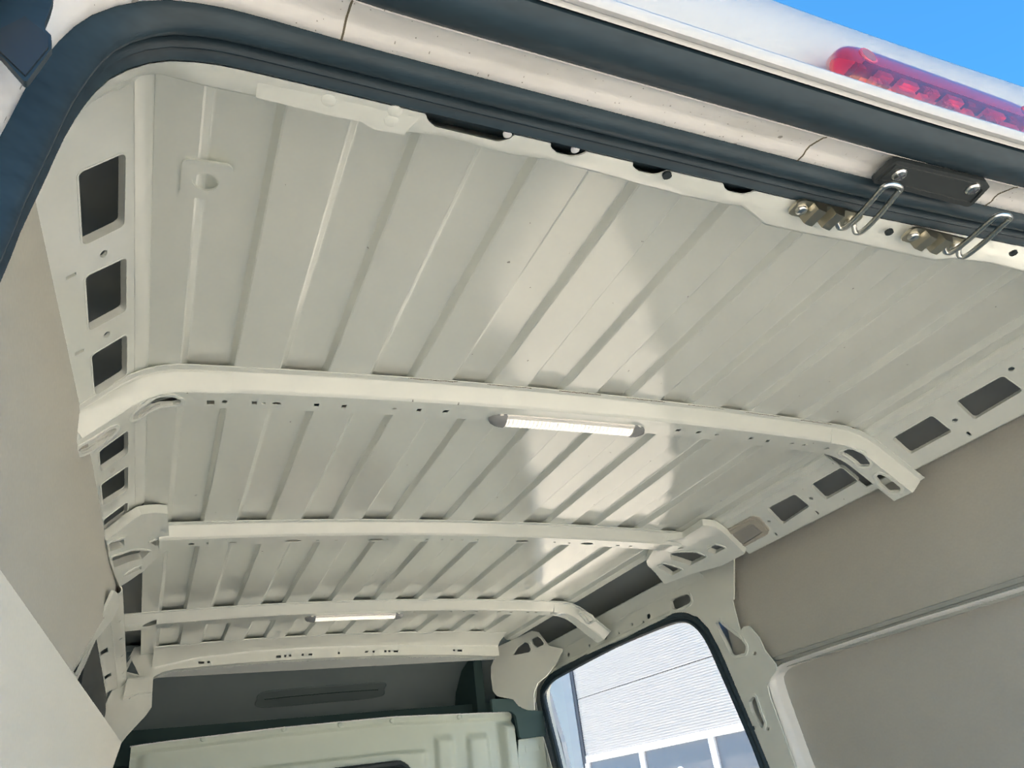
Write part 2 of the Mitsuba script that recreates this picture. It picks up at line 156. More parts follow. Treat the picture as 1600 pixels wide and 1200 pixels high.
scene['cab_cloth'] = prin(rgb(.26, .32, .33), .9, specular=.1)
scene['cab_dark'] = prin(rgb(.06, .10, .10), .8, specular=.15)
scene['cab_mid'] = prin(rgb(.17, .215, .22), .8, specular=.15)
scene['zinc'] = prin(rgb(.55, .51, .40), .32, metallic=1.0)
scene['steel'] = prin(rgb(.62, .62, .58), .22, metallic=1.0)
scene['red_lens'] = {'type': 'thindielectric', 'int_ior': 1.55, 'specular_transmittance': rgb(.88, .17, .20)}
scene['glass'] = {'type': 'thindielectric', 'int_ior': 1.5}
scene['red_back'] = prin(rgb(.85, .42, .44), .35, specular=.5)
scene['red_cell'] = prin(rgb(.95, .55, .50), .2, metallic=.6)
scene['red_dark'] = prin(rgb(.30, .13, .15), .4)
scene['red_rim'] = prin(rgb(.62, .10, .14), .15, specular=.6)
scene['lamp_grey'] = prin(rgb(.22, .23, .235), .4, specular=.4)
scene['lamp_white'] = prin(rgb(.83, .81, .76), .35, specular=.4)
scene['lens_grey'] = prin(rgb(.28, .27, .245), .25, specular=.5)
scene['bezel'] = prin(rgb(.40, .375, .315), .45, specular=.4)
scene['floor_ply'] = prin(rgb(.36, .34, .30), .6)
scene['ground_concrete'] = prin(mikit.proc(ground_fn), .9, specular=.1)
scene['cladding'] = prin(rgb(.475, .468, .46), .45, specular=.3)
scene['frame_white'] = prin(rgb(.62, .625, .635), .35)
scene['pane'] = prin(rgb(.20, .20, .225), .06, specular=.5)
scene['panel_blue'] = prin(rgb(.27, .31, .335), .2, specular=.25)
scene['panel_grey'] = prin(rgb(.26, .29, .32), .3, specular=.4)
scene['dark_line'] = prin(rgb(.05, .055, .07), .5)
scene['dirt'] = prin(rgb(.16, .14, .10), .9, specular=.1)
scene['skin'] = plastic(rgb(.34, .37, .37), .2)      # grey primer inside the body's hollows, toned down to deepen their shade

# ------------------------------------------------------------------ helpers
def n3(k): return '' if k == 0 else '_%03d' % k
def key_for(name):
    k = 0
    while name + n3(k) in scene or name + n3(k) in labels: k += 1
    return name + n3(k)
def mesh_of(m):
    if isinstance(m, m3.Manifold):
        q = m.to_mesh(); return trimesh.Trimesh(q.vert_properties[:, :3], q.tri_verts, process=False)
    if isinstance(m, tuple):
        f = np.asarray(m[1], int)
        if f.shape[1] == 4: f = np.vstack([f[:, [0, 1, 2]], f[:, [0, 2, 3]]])
        return trimesh.Trimesh(np.asarray(m[0], float), f, process=False)
    return m
def add(name, m, mat, parent=None, label=None, cat=None, group=None, kind=None, smooth=30, **more):
    m = mesh_of(m).copy(); m.apply_translation([0, 0, Z0])
    key = key_for((parent + '__' if parent else '') + name)
    scene[key] = mikit.ply(m, mat, smooth=smooth, **more)
    tag(key, label, cat, group, kind)
    return key
def tag(key, label=None, cat=None, group=None, kind=None):
    d = {k: v for k, v in dict(label=label, category=cat, group=group, kind=kind).items() if v}
    if d: labels[key] = d
def thing(name, label, cat, group=None):
    key = key_for(name); tag(key, label, cat, group); return key
def cat_(*ms): return trimesh.util.concatenate([mesh_of(m) for m in ms])
def frame(name):
    f = D['frames'][name]; return [np.array(f[k], float) for k in 'oUVN']
def shift(fr, x=0.0, n=0.0):
    o, U, V, N = fr; return (o + U * x + N * n, U, V, N)
def poly(pts): 
    p = Polygon(pts)
    return p if p.is_valid else p.buffer(0)
def rounded(p, r):
    p = poly(p) if not hasattr(p, 'area') else p
    return p.buffer(-r, quad_segs=5).buffer(2 * r, quad_segs=5).buffer(-r, quad_segs=5)
def sheet(fr, shape, t, n0=0.0):
    """a sheet of thickness t behind the plane of the frame (its front face n0 before it)"""
    o, U, V, N = fr; out = []
    for g in getattr(shape, 'geoms', [shape]):
        if g.area < 1e-9: continue
        e = trimesh.creation.extrude_polygon(shapely.geometry.polygon.orient(g), t, engine='earcut')
        v = np.array(e.vertices); w = o + v[:, :1] * U + v[:, 1:2] * V + (v[:, 2:] - t + n0) * N
        e = trimesh.Trimesh(w, e.faces, process=False)
        if np.dot(np.cross(U, V), N) < 0: e.invert()
        out.append(e)
    return trimesh.util.concatenate(out)
def grid(P, closed_u=False, closed_v=False):
    """quads over an array of points (nu, nv, 3)"""
    P = np.asarray(P, float); nu, nv = P.shape[:2]
    i = np.arange(nu if closed_u else nu - 1); j = np.arange(nv if closed_v else nv - 1)
    I, J = np.meshgrid(i, j, indexing='ij'); I2, J2 = (I + 1) % nu, (J + 1) % nv
    f = np.stack([I * nv + J, I2 * nv + J, I2 * nv + J2, I * nv + J2], -1).reshape(-1, 4)
    return P.reshape(-1, 3), f
def solid_loft(P):
    """closed profile (second index) lofted along the first, with end caps"""
    P = np.asarray(P, float); v, f = grid(P, False, True); nu, nv = P.shape[:2]
    tri = np.vstack([f[:, [0, 1, 2]], f[:, [0, 2, 3]]])
    caps = []
    for k, flip in ((0, False), (nu - 1, True)):
        q = P[k]; a = q[1] - q[0]
        nrm = np.cross(q - q.mean(0), np.roll(q, -1, 0) - q.mean(0)).sum(0); nrm /= np.linalg.norm(nrm)
        e1 = a / np.linalg.norm(a); e2 = np.cross(nrm, e1)
        flat = np.stack([(q - q[0]) @ e1, (q - q[0]) @ e2], 1)
        t = m3.triangulate([flat]) + k * nv
        caps.append(t[:, ::-1] if not flip else t)
    m = trimesh.Trimesh(v, np.vstack([tri] + caps), process=False)
    if not m.is_winding_consistent: m = trimesh.Trimesh(v, np.vstack([tri] + [c[:, ::-1] for c in caps]), process=False)
    if m.volume < 0: m.invert()
    return m
def thick(profile, t):
    """closed loop around an open polyline profile: the profile and its offset by t"""
    p = np.asarray(profile, float); d = np.gradient(p, axis=0); d /= np.linalg.norm(d, axis=1)[:, None]
    n = np.stack([-d[:, 1], d[:, 0]], 1)
    return np.vstack([p, (p + n * t)[::-1]])
def bxm(lo, hi):
    m = trimesh.creation.box(np.subtract(hi, lo)); m.apply_translation((np.add(lo, hi)) / 2); return m
def tube(path, r, nseg=10, closed=False):
    P = np.asarray(path, float); n = len(P)
    d = (np.roll(P, -1, 0) - np.roll(P, 1, 0)) if closed else np.gradient(P, axis=0)
    d /= np.linalg.norm(d, axis=1)[:, None]
    ref = np.array([.137, .31, .94]); rows = []
    for k in range(n):
        a = np.cross(d[k], ref); a /= np.linalg.norm(a)
        ref = np.cross(a, d[k]); b = ref
        th = np.linspace(0, 2 * np.pi, nseg, endpoint=False)
        rows.append(P[k] + r * (np.cos(th)[:, None] * a + np.sin(th)[:, None] * b))
    if closed: return mesh_of(grid(np.array(rows), True, True))
    return solid_loft(np.array(rows))
def smooth_path(pts, n=6, closed=False):
    """Catmull-Rom through the points"""
    P = np.asarray(pts, float); m = len(P); out = []
    for k in range(m if closed else m - 1):
        g = lambda i: P[i % m] if closed else P[min(max(i, 0), m - 1)]
        a, b, c, d = g(k - 1), g(k), g(k + 1), g(k + 2)
        for t in np.arange(n) / n:
            out.append(.5 * (2 * b + (c - a) * t + (2 * a - 5 * b + 4 * c - d) * t * t + (3 * b - a - 3 * c + d) * t ** 3))
    if not closed: out.append(P[-1])
    return np.array(out)
def dome(c, nrm, r, h, seg=14):
    """a low round boss (screw head, rivet) on a surface"""
    m = trimesh.creation.revolve([[0, -.001], [r, -.001], [r, h * .35], [r * .8, h * .8], [r * .4, h], [0, h]], sections=seg)
    m.apply_transform(trimesh.geometry.align_vectors([0, 0, 1], nrm)); m.apply_translation(c); return m
def man(m):
    m = mesh_of(m); m = trimesh.Trimesh(m.vertices, m.faces); m.merge_vertices()
    return m3.Manifold(m3.Mesh(np.asarray(m.vertices, np.float32), np.asarray(m.faces, np.uint32)))
def oval(c, a, b, ang=0, n=14):
    t = np.linspace(0, 2 * np.pi, n, endpoint=False); ca, sa = math.cos(ang), math.sin(ang)
    x, y = a * np.cos(t), b * np.sin(t)
    return Polygon(np.stack([c[0] + ca * x - sa * y, c[1] + sa * x + ca * y], 1))

CU=0.045
def bow_path(ext):
    """(x,z) points of a roof bow from the left rail over the roof to the right rail."""
    xs=np.linspace(-.66,.64,27)
    roof_=[(x,-CU*x*x) for x in xs]
    def bend(p0,d0,corner,d1,n=9):
        p0=np.array(p0);c=np.array(corner);p2=c+np.array(d1)*.055
        t=np.linspace(0,1,n)[1:,None]
        return [tuple(q) for q in (1-t)**2*p0+2*t*(1-t)*c+t**2*p2],p2
    dl=np.array([-.091,-.092]);dl/=np.linalg.norm(dl); dr=np.array([.110,-.092]);dr/=np.linalg.norm(dr)
    bl,pl_=bend(roof_[0],None,(-.712,-.023),dl); br,pr_=bend(roof_[-1],None,(.693,-.023),dr)
    L=[tuple(pl_+dl*k) for k in np.linspace(0,ext[0],5)[1:]]; R=[tuple(pr_+dr*k) for k in np.linspace(0,ext[1],5)[1:]]
    P=np.array(L[::-1]+bl[::-1]+roof_+br+R)
    return P
def path_frame(P):
    d=np.gradient(P,axis=0); d/=np.linalg.norm(d,axis=1)[:,None]
    N=np.stack([d[:,1],-d[:,0]],1)   # inward (down)
    s=np.concatenate([[0],np.cumsum(np.linalg.norm(np.diff(P,axis=0),axis=1))])
    return s,N


# ------------------------------------------------------------------ outside ground, cargo floor
add('ground', bxm((-60, -60, -2.62), (60, 60, -2.5)), 'ground_concrete', kind='structure', label='pale sunlit concrete yard around the van', smooth=False)
add('floor', bxm((-.93, .36, -1.97), (.93, 3.4, -1.93)), 'floor_ply', kind='structure', label='flat load floor of the van', smooth=False)

# ------------------------------------------------------------------ ceiling: corrugated roof skin, one groove or flat strip a part
PITCH, HALF, RUN, DEPTH = .14, .0372, .0098, .0122
BAYS = [(.50, 1.075), (1.075, 1.74), (1.74, 2.455), (2.455, 3.02)]
gprof = [(-HALF - .0012, 0), (-HALF + .0010, .0010), (-HALF + RUN - .0018, DEPTH - .0010), (-HALF + RUN + .0008, DEPTH)]
gprof = gprof + [(-a, b) for a, b in gprof[::-1]]
cz = lambda x: -CU * x * x
def strip(prof, y0, y1):
    lo = [[(x, y, z + cz(x)) for x, z in prof] for y in (y0, y1)]
    return grid(lo)
tag('ceiling', 'white painted corrugated steel roof skin with lengthwise grooves', None, None, 'structure')
edges = [-.712] + sum([[(k - 4.5) * PITCH - HALF - .0012, (k - 4.5) * PITCH + HALF + .0012] for k in range(10)], []) + [.697]
for y0, y1 in BAYS:
    for k in range(10):
        xc = (k - 4.5) * PITCH
        add('roof_groove', strip([(xc + a, b) for a, b in gprof], y0, y1), 'paint', 'ceiling', smooth=28)
    for k in range(11):
        ya, yb_ = (1.165 if k in (0, 10) and y0 == 1.075 else y0), (1.066 if k in (0, 10) and y1 == 1.075 else y1)
        add('roof_strip', strip([(x, 0) for x in np.linspace(edges[2 * k], edges[2 * k + 1], 5)], ya, yb_), 'paint', 'ceiling', smooth=True)
for y0 in (1.051, 1.712, 2.439):                 # darker grey bands added above the bows, painting shade into their holes
    add('hole_shade_band', grid([[(x, y, cz(x) - .0008) for x in np.linspace(-.665, .665, 30)] for y in (y0 + .013, y0 + .074)]), 'skin', 'ceiling', smooth=True)
# outer roof and body skins close the shell against the light
add('outer_skin', bxm((-.80, .37, .035), (.80, 4.6, .052)), 'skin', 'ceiling', smooth=False)
tabc = (-.659, .655)
tb = rounded(sbox(-.024, -.028, .026, .028), .008).difference(Point(0, .002).buffer(.013))
add('round_tab', sheet((np.array([tabc[0], tabc[1], cz(tabc[0])]), np.array([1., 0, .06]), np.array([0, 1., 0]), np.array([0, 0, -1.])), tb, .003, .003), 'paint_plain', 'ceiling', smooth=False)
def body_side(s, name, label):
    prof = [(.72, .034), (.80, .03), (.90, -.05), (.945, -.16), (.965, -.4), (.975, -1.0), (.97, -2.1)]
    y0, y1 = .40, 3.30
    tag(name, label, None, None, 'structure')
    yr = (y0, 1.70, 1.70, y1)
    if s < 0:
        add('outer_skin', solid_loft([[(s * x - .01, y, z) for x, z in thick(prof, .004)] for y in (y0, 4.6)]), 'skin', name, smooth=40)
    else:
        add('outer_skin', solid_loft([[(x - .01, y, z) for x, z in thick(prof, .004)] for y in (y0, 1.76)]), 'skin', name, smooth=40)
        add('outer_skin', solid_loft([[(x - .01, y, z) for x, z in thick(prof[:3] + [(.935, -.115), (.940, -.147)], .004)] for y in (1.76, 4.6)]), 'skin', name, smooth=40)
body_side(-1, 'wall_left', 'outer body side of the van behind the left rail')
body_side(1, 'wall_right', 'outer body side of the van behind the right rail')

# ------------------------------------------------------------------ side rails under the roof edge
def rail(fr_name, holes, slots, ovals, y0, y1, L, label, gap=0.0):
    t = thing('side_rail', label, 'roof rail')
    fr = frame(fr_name)
    base = sbox(y0, gap, y1, L).difference(sbox(1.066, -.01, 1.165, .124))
    hs = [rounded(poly(h).intersection(sbox(y0, 0, y1, L)), .006) for h in holes]
    body = base
    for h in hs: body = body.difference(h)
    for s in slots: body = body.difference(poly(s))
    for c in ovals: body = body.difference(oval(c, .006, .0045))
    rk = add('rail_panel', sheet(fr, body, .004), 'paint', t, smooth=False)
    for h in hs:
        ring = h.buffer(.0022).difference(h)
        add('hole_rim', sheet(fr, ring, .010, .0006), 'paint_plain', rk, smooth=False)
    # rounded upper edge against the roof and the lower return flange
    o, U, V, N = fr; prof = [V * (.020 + gap) + N * .0005, V * (.012 + gap) + N * .0025, V * (.004 + gap) + N * .003, V * (gap - .001) + N * .002, V * (gap - .004) - N * .003]
    for ya, yb_ in ((y0, 1.066), (1.165, y1)): add('upper_bead', grid([[o + U * y + q for q in prof] for y in (ya, yb_)]), 'paint_plain', t, smooth=True)
    prof = [V * (L - .004) + N * .001, V * L + N * .001, V * (L + .004) - N * .003, V * (L + .004) - N * .022]
    add('lower_flange', grid([[o + U * y + q for q in prof] for y in (y0, y1)]), 'paint_plain', t, smooth=True)
    return t
rail('railL', D['railL_holes'], D['railL_slots'], D['railL_ovals'], .455, 1.575, .134, 'perforated white steel rail under the left roof edge')
rail('railR', D['railR_holes'], D['railR_slots'], D['railR_ovals'], .455, 1.61, .138, 'perforated white steel rail under the right roof edge, holding the dome lamp', .004)
# ------------------------------------------------------------------ roof bows
H = .030
def bow(ext, y0, face, label, rects, ovals, slots, xlim=(-2, 2), straight=None):
    t = thing('roof_bow', label, 'roof bow', 'roof bows across the ceiling')
    P0 = bow_path(ext); s, N0 = path_frame(P0); P, N = P0, N0
    prof = [(-.010, .0015), (-.001, .0018), (.002, .0035), (.0135, H - .0055), (.0150, H - .0030), (.0185, H), (face * .5 + .015, H), (.015 + face - .004, H), (.015 + face, H - .004), (.020 + face, .003), (.030 + face, .0015)]
    pr = thick(prof, -.0022)
    use = [i for i in range(len(P)) if xlim[0] <= P[i, 0] <= xlim[1]]
    Q, M = P[use], N[use]
    if straight: Q = np.vstack([[straight, cz(straight)], Q]); M = np.vstack([M[:1], M])
    rows = [[(Q[i, 0] + M[i, 0] * h, y0 + a, Q[i, 1] + M[i, 1] * h) for a, h in pr] for i in range(len(Q))]
    solid = man(solid_loft(np.array(rows)))
    def at(sv, y, h):
        x = np.interp(sv, s, P[:, 0]); z = np.interp(sv, s, P[:, 1]); nx = np.interp(sv, s, N[:, 0]); nz = np.interp(sv, s, N[:, 1])
        return np.stack([x + nx * h, y + 0 * x, z + nz * h], -1)
    def prism(pg, h0, h1):
        e = trimesh.creation.extrude_polygon(shapely.geometry.polygon.orient(pg), 1.0, engine='earcut'); v = np.array(e.vertices)
        return trimesh.Trimesh(at(v[:, 0], v[:, 1], np.where(v[:, 2] < .5, h0, h1)), e.faces, process=False)
    cut = []
    for q in rects: cut.append(poly(q))
    for q in ovals: 
        q = np.array(q); c = q.mean(0); cut.append(oval(c, np.ptp(q[:, 0]) / 2, max(np.ptp(q[:, 1]) / 2, .003)))
    rims = [rounded(q, .004) for q in slots]
    for pg in cut + rims:
        c = prism(pg, H - .012, H + .012)
        if c.volume < 0: c.invert()
        solid = solid - man(c)
    for q in slots:                                   # the beam is open towards the rail cavity behind each slot
        q = np.array(q); c = [Polygon([(a, y0 + face + .008), (b, y0 + face + .008), (b, y0 + face + .03), (a, y0 + face + .03)]).segmentize(.01) for a, b in ((q[:, 0].min() + .004, q[:, 0].max() - .004),)][0]
        c = prism(c, .006, H - .005)
        if c.volume < 0: c.invert()
        solid = solid - man(c)
    bk = add('beam', solid, 'paint', t, smooth=32)
    for pg in rims:
        ring = pg.buffer(.006, quad_segs=4).difference(pg).segmentize(.012)
        e = prism(ring, H - .006, H + .0022)
        add('slot_rim', e, 'paint_plain', bk, smooth=False)
    return t, at
b1, at1 = bow((.085, .112), 1.051, .057, 'wide white roof bow nearest the rear doors, carrying the longer lit strip lamp', D['bow1_rects'], D['bow1_ovals'], D['bow1_slotR'] + D['bow1_slotL'])
b2, at2 = bow((.01, .01), 1.712, .054, 'white roof bow in the middle, with a row of oval holes and no lamp', D['bow2_rects'], D['bow2_ovals'], [], (-.69, .69))
b3, at3 = bow((.02, .11), 2.439, .060, 'white roof bow farthest in, carrying the shorter lit strip lamp', D['bow3_rects'], D['bow3_ovals'], D['bow3_slotR'], (-.665, 2), -.757)
rs = np.random.default_rng(5)
for k in range(2, 10):
    x0, x1 = (k - 4.5) * PITCH + HALF, (k - 3.5) * PITCH - HALF
    if x1 > .66: x1 = .66
    xs_ = np.linspace(x0 - .01, x1 + .01, 16)
    add('cracked_sealant', tube([(x, 1.0412 + .0007 * rs.standard_normal(), cz(x) - .0022) for x in xs_], max(.0003, .0005 + .0002 * rs.standard_normal()), 6), 'dirt', b1)
# joint plates lying over the right ends of the bows
def joint(parent, at, s0, s1, y0, face):
    ys = [(.002, .0065), (.013, H - .001), (.017, H + .0025), (face * .55, H + .0025)]
    ss = np.linspace(s0, s1, 10)
    top = np.array([[at(np.array(sv), np.array(y0 + a), h) for a, h in ys] for sv in ss]); bot = np.array([[at(np.array(sv), np.array(y0 + a), h - .004) for a, h in ys[::-1]] for sv in ss])
    add('end_plate', solid_loft(np.concatenate([top, bot], 1)), 'paint', parent, smooth=32)
joint(b1, at1, 1.462, 1.745, 1.051, .03)
joint(b1, at1, .012, .252, 1.051, .03)
joint(b3, at3, 1.40, 1.54, 2.439, .04)

# ------------------------------------------------------------------ gussets at the ends of the middle bow
def gusset(ext, out, holes, h0, label):
    t = thing('rail_gusset', label, 'bracket')
    P = bow_path(ext); s, N = path_frame(P)
    def bent(pg, ha, hb):
        ms = []
        for g in getattr(pg, 'geoms', [pg]):
            if g.area < 1e-8: continue
            v, f = (lambda q: (q.vert_properties[:, :3], q.tri_verts))(man(trimesh.creation.extrude_polygon(shapely.geometry.polygon.orient(g.segmentize(.01)), .02, engine='earcut')).refine_to_length(.012).to_mesh())
            sv, y, w = v[:, 0], v[:, 1], v[:, 2] / .02
            x = np.interp(sv, s, P[:, 0]); z = np.interp(sv, s, P[:, 1]); nx = np.interp(sv, s, N[:, 0]); nz = np.interp(sv, s, N[:, 1]); h = ha + (hb - ha) * w
            m = trimesh.Trimesh(np.stack([x + nx * h, y, z + nz * h], 1), f, process=False)
            if m.volume < 0: m.invert()
            ms.append(m)
        return trimesh.util.concatenate(ms)
    body = rounded(out, .004); hs = [rounded(h, .003) for h in holes]
    face = body
    for h in hs: face = face.difference(h)
    gk = add('gusset_plate', bent(face, h0 - .003, h0), 'paint_plain', t, smooth=35)
    add('edge_flange', bent(body.difference(body.buffer(-.0035)), .003, h0 - .0005), 'paint_plain', t, smooth=35)
    for h in hs: add('hole_rim', bent(h.buffer(.005).difference(h).intersection(body), h0 - .014, h0 + .0022), 'paint_plain', gk, smooth=35)
gusset((.03, .16), [(1.40, 1.77), (1.40, 1.735), (1.45, 1.69)] + D['gusR_out'][2:-1] + [(1.42, 1.80)], D['gusR_holes'], .022, 'white steel gusset with dark cut-outs joining the middle bow to the side door frame')
gusset((.16, .03), D['gusL_out'], D['gusL_holes'], .022, 'white steel gusset with slanted bars at the left end of the middle bow')

# ------------------------------------------------------------------ strip lamps under the bows
def strip_lamp(at, s0, s1, yc, half, n, power, label):
    t = thing('strip_lamp', label, 'lamp', 'lit strip lamps under the roof bows')
    S = lambda sv, a, h: at(np.array(sv), np.array(yc + a), H + h)
    def bar(sa, sb, prof, name, mat, k=9, **kw):
        return add(name, solid_loft(np.array([[S(sv, a, h) for a, h in prof] for sv in np.linspace(sa, sb, k)])), mat, t, smooth=35, **kw)
    cap = .030 if s1 - s0 > .3 else .028
    bar(s0 + cap * .55, s1 - cap * .55, [(-half, 0), (-half, .0030), (-half * .90, .0042), (-half * .55, .0052), (-half * .55, .003), (half, .003), (half, 0)], 'housing', 'lamp_white')
    for sa, sb in ((s0, s0 + cap), (s1, s1 - cap)):
        rows = []
        for u in np.linspace(0, 1, 8):
            w = math.sqrt(max(1 - (1 - u) ** 2, .02)); sv = sa + (sb - sa) * u
            rows.append([S(sv, a * w * half, h * (.35 + .65 * w)) for a, h in [(-1.03, 0), (-1.03, .006), (-.6, .012), (0, .0155), (.6, .0135), (1.03, .006), (1.03, 0)]])
        add('end_cap', solid_loft(np.array(rows)), 'lamp_grey', t, smooth=40)
    a0, a1 = s0 + cap * .95, s1 - cap * .95
    dk = bar(a0, a1, [(-half * .56, 0), (-half * .56, .0050), (-half * .3, .0085), (half * .1, .0110), (half * .6, .0105), (half * .98, .006), (half * .98, 0)], 'diffuser', 'lamp_white',
        emitter={'type': 'area', 'radiance': rgb(power * .22, power * .18, power * .13)})
    pit = (a1 - a0) / n
    for k in range(n):
        u0, u1 = a0 + pit * (k + .2), a0 + pit * (k + .8)
        prof = [(-half * .56, .003), (-half * .54, .0060), (-half * .3, .0096), (half * .1, .0121), (half * .58, .0116), (half * .95, .0072), (half * .95, .004)]
        add('led', solid_loft(np.array([[S(sv, a, h) for a, h in prof] for sv in (u0, u1)])), 'lamp_white', dk, smooth=35, emitter={'type': 'area', 'radiance': rgb(power, power * .91, power * .72)})
    return t
strip_lamp(at1, .690, 1.018, 1.108, .0165, 33, .10, 'longer lit strip lamp with grey end caps under the bow nearest the rear doors')
strip_lamp(at3, .540, .862, 2.502, .020, 33, .10, 'shorter lit strip lamp under the bow farthest into the van')

# ------------------------------------------------------------------ dome lamp in the right rail
t = thing('dome_lamp', 'unlit rectangular dome lamp in a beige bezel in the right roof rail', 'lamp')
fr = frame('railR'); o_ = rounded(D['dome_out'], .012); i_ = rounded(D['dome_in'], .005)
add('bezel', cat_(sheet(fr, o_.difference(i_), .010, .005), sheet(fr, o_.buffer(-.006).difference(i_), .010, .007)), 'bezel', t, smooth=False)
add('lens', cat_(sheet(fr, i_.buffer(-.001), .010, .0045), sheet(fr, i_.buffer(-.007), .010, .0055)), 'lens_grey', t, smooth=False)

# ------------------------------------------------------------------ rear door opening: header, seals, gutter, roof cap (all swept round the opening)
sl = D['seal_in']
left = [(-.835, -1.95), (-.833, -1.5), (-.823, -1.0), (-.797, -.7), (-.775, -.52)] + [tuple(q) for q in sl[0:10]]
top = [(-.504, -.1481), (-.40, -.1473), (-.2966, -.1463), (-.18, -.1450), (-.06, -.1432), (.10, -.1365), (.256, -.1285), (.40, -.124), (.54, -.122), (.61, -.1245)]
right = [(-.02 - x, z + (.020 if z > -.2 else .012 if z > -.3 else 0)) for x, z in left[::-1] if x < -.64]
BASE = smooth_path(left + top + right, 3)
def resample(P, step):
    s_ = np.concatenate([[0], np.cumsum(np.linalg.norm(np.diff(P, axis=0), axis=1))]); n = int(s_[-1] / step); u = np.linspace(0, s_[-1], n)
    return np.stack([np.interp(u, s_, P[:, 0]), np.interp(u, s_, P[:, 1])], 1)
BASE = resample(BASE, .016)
bd = np.gradient(BASE, axis=0); bd /= np.linalg.norm(bd, axis=1)[:, None]
for _ in range(3): bd[1:-1] = (bd[:-2] + 2 * bd[1:-1] + bd[2:]) / 4
bd /= np.linalg.norm(bd, axis=1)[:, None]
OUTW = np.stack([-bd[:, 1], bd[:, 0]], 1)          # away from the opening
if OUTW[len(OUTW) // 2, 1] < 0: OUTW = -OUTW
LEG = np.clip((-.125 - BASE[:, 1]) / .09, 0, 1) * (np.abs(BASE[:, 0] + .01) > .60)     # 0 along the top, 1 down the sides
for _ in range(6): LEG[1:-1] = (LEG[:-2] + 2 * LEG[1:-1] + LEG[2:]) / 4
def ring(prof, sel=slice(None)):
    """profile points (y, outward) or (y, outward, more of it down the sides)"""
    return np.array([[(b[0] + o[0] * (q[1] + (q[2] * w if len(q) > 2 else 0)), q[0], b[1] + o[1] * (q[1] + (q[2] * w if len(q) > 2 else 0))) for q in prof] for b, o, w in zip(BASE[sel], OUTW[sel], LEG[sel])])
def arc(c, r, a0, a1, n): return [(c[0] + r * math.cos(math.radians(a)), c[1] + r * math.sin(math.radians(a))) for a in np.linspace(a0, a1, n)]
seal = [(.3590, .011, .014)] + [(y, r, .014 * max(0, min(1, (.372 - y) / .012))) for y, r in arc((.3685, .0040), .0108, 165, 318, 10)] + [(.3775, .0005), (.3800, .0050), (.3822, .0052), (.3842, .0008), (.3875, -.0012), (.3900, .0010), (.3915, .0032), (.3940, .0010), (.3985, -.0008), (.4010, .0010), (.403, .005), (.410, .0105), (.432, .0315), (.430, .035), (.400, .020), (.362, .018, .012)]
t = thing('door_seal', 'black ribbed rubber seal around the rear door opening, below the white gutter', 'rubber seal')
add('rubber_profile', solid_loft(ring(seal)), 'rubber', t, smooth=38)
gut = [(.3640, .016, .010), (.3610, .006, .010), (.357, .003, .010), (.350, .0025, .012), (.345, .0042, .015), (.340, .0045, .02), (.330, .001, .028), (.3245, -.001, .034), (.3215, -.0035, .036), (.3190, -.002, .038), (.318, .012, .038), (.318, .020, .038), (.364, .020, .012)]
t = thing('rear_gutter', 'speckled white painted gutter strip between the two black rear seals', 'door frame')
add('gutter_strip', solid_loft(ring(gut)), 'paint_dirty', t, smooth=35)
seal2 = [(.3205, .000, .034)] + [(.3205 - .0395 * u, -.003 - .0105 * math.sin(math.pi * u) ** .75, .034) for u in np.linspace(.03, .97, 12)] + [(.2812, .004, .034), (.285, .016, .034), (.3195, .016, .034)]
for xj in (-.584, -.139, .127):                        # joints across the gutter
    k = int(np.argmin(np.abs(BASE[:, 0] - xj) + 10 * (BASE[:, 1] < -.2)))
    add('panel_joint', tube([ring(gut)[k][j] + np.array([0, 0, -.0002]) for j in range(1, 9)], .0008, 6), 'dirt', t)
t = thing('door_seal', 'smooth black outer rubber seal just under the white roof edge', 'rubber seal')
mid = len(BASE) // 2
keep = slice(int(np.argmax(BASE[:, 1] > -.315)), len(BASE) - int(np.argmax(BASE[::-1, 1] > -.315)))      # it ends at the hinges
add('rubber_profile', solid_loft(ring(seal2, keep)), 'rubber', t, smooth=40)
cap = [(.2825, .012), (.2812, -.001), (.2790, -.0045), (.2760, -.0020), (.2740, -.0045), (.2705, -.0052), (.2675, -.0025), (.2660, .0015), (.2675, .0055), (.2720, .0085), (.2790, .0110), (.2860, .0150), (.2905, .022), (.2920, .04)]
cap += [(.367 - .075 * math.cos(math.radians(a)), .124 + .075 * math.sin(math.radians(a))) for a in np.linspace(-60, 90, 18) if .124 + .075 * math.sin(math.radians(a)) > .06 or a > -5]
cap += [(.40, .199), (.40, .190), (.30, .03)]
cap = [(y, r, .034) for y, r in cap]
t = thing('roof_overhang', 'white outer roof edge above the rear doors, holding the red brake light', 'roof edge')
zt = BASE[:, 1] > -.40
add('outer_panel', solid_loft(ring(cap)), 'paint_outer', t, smooth=35)

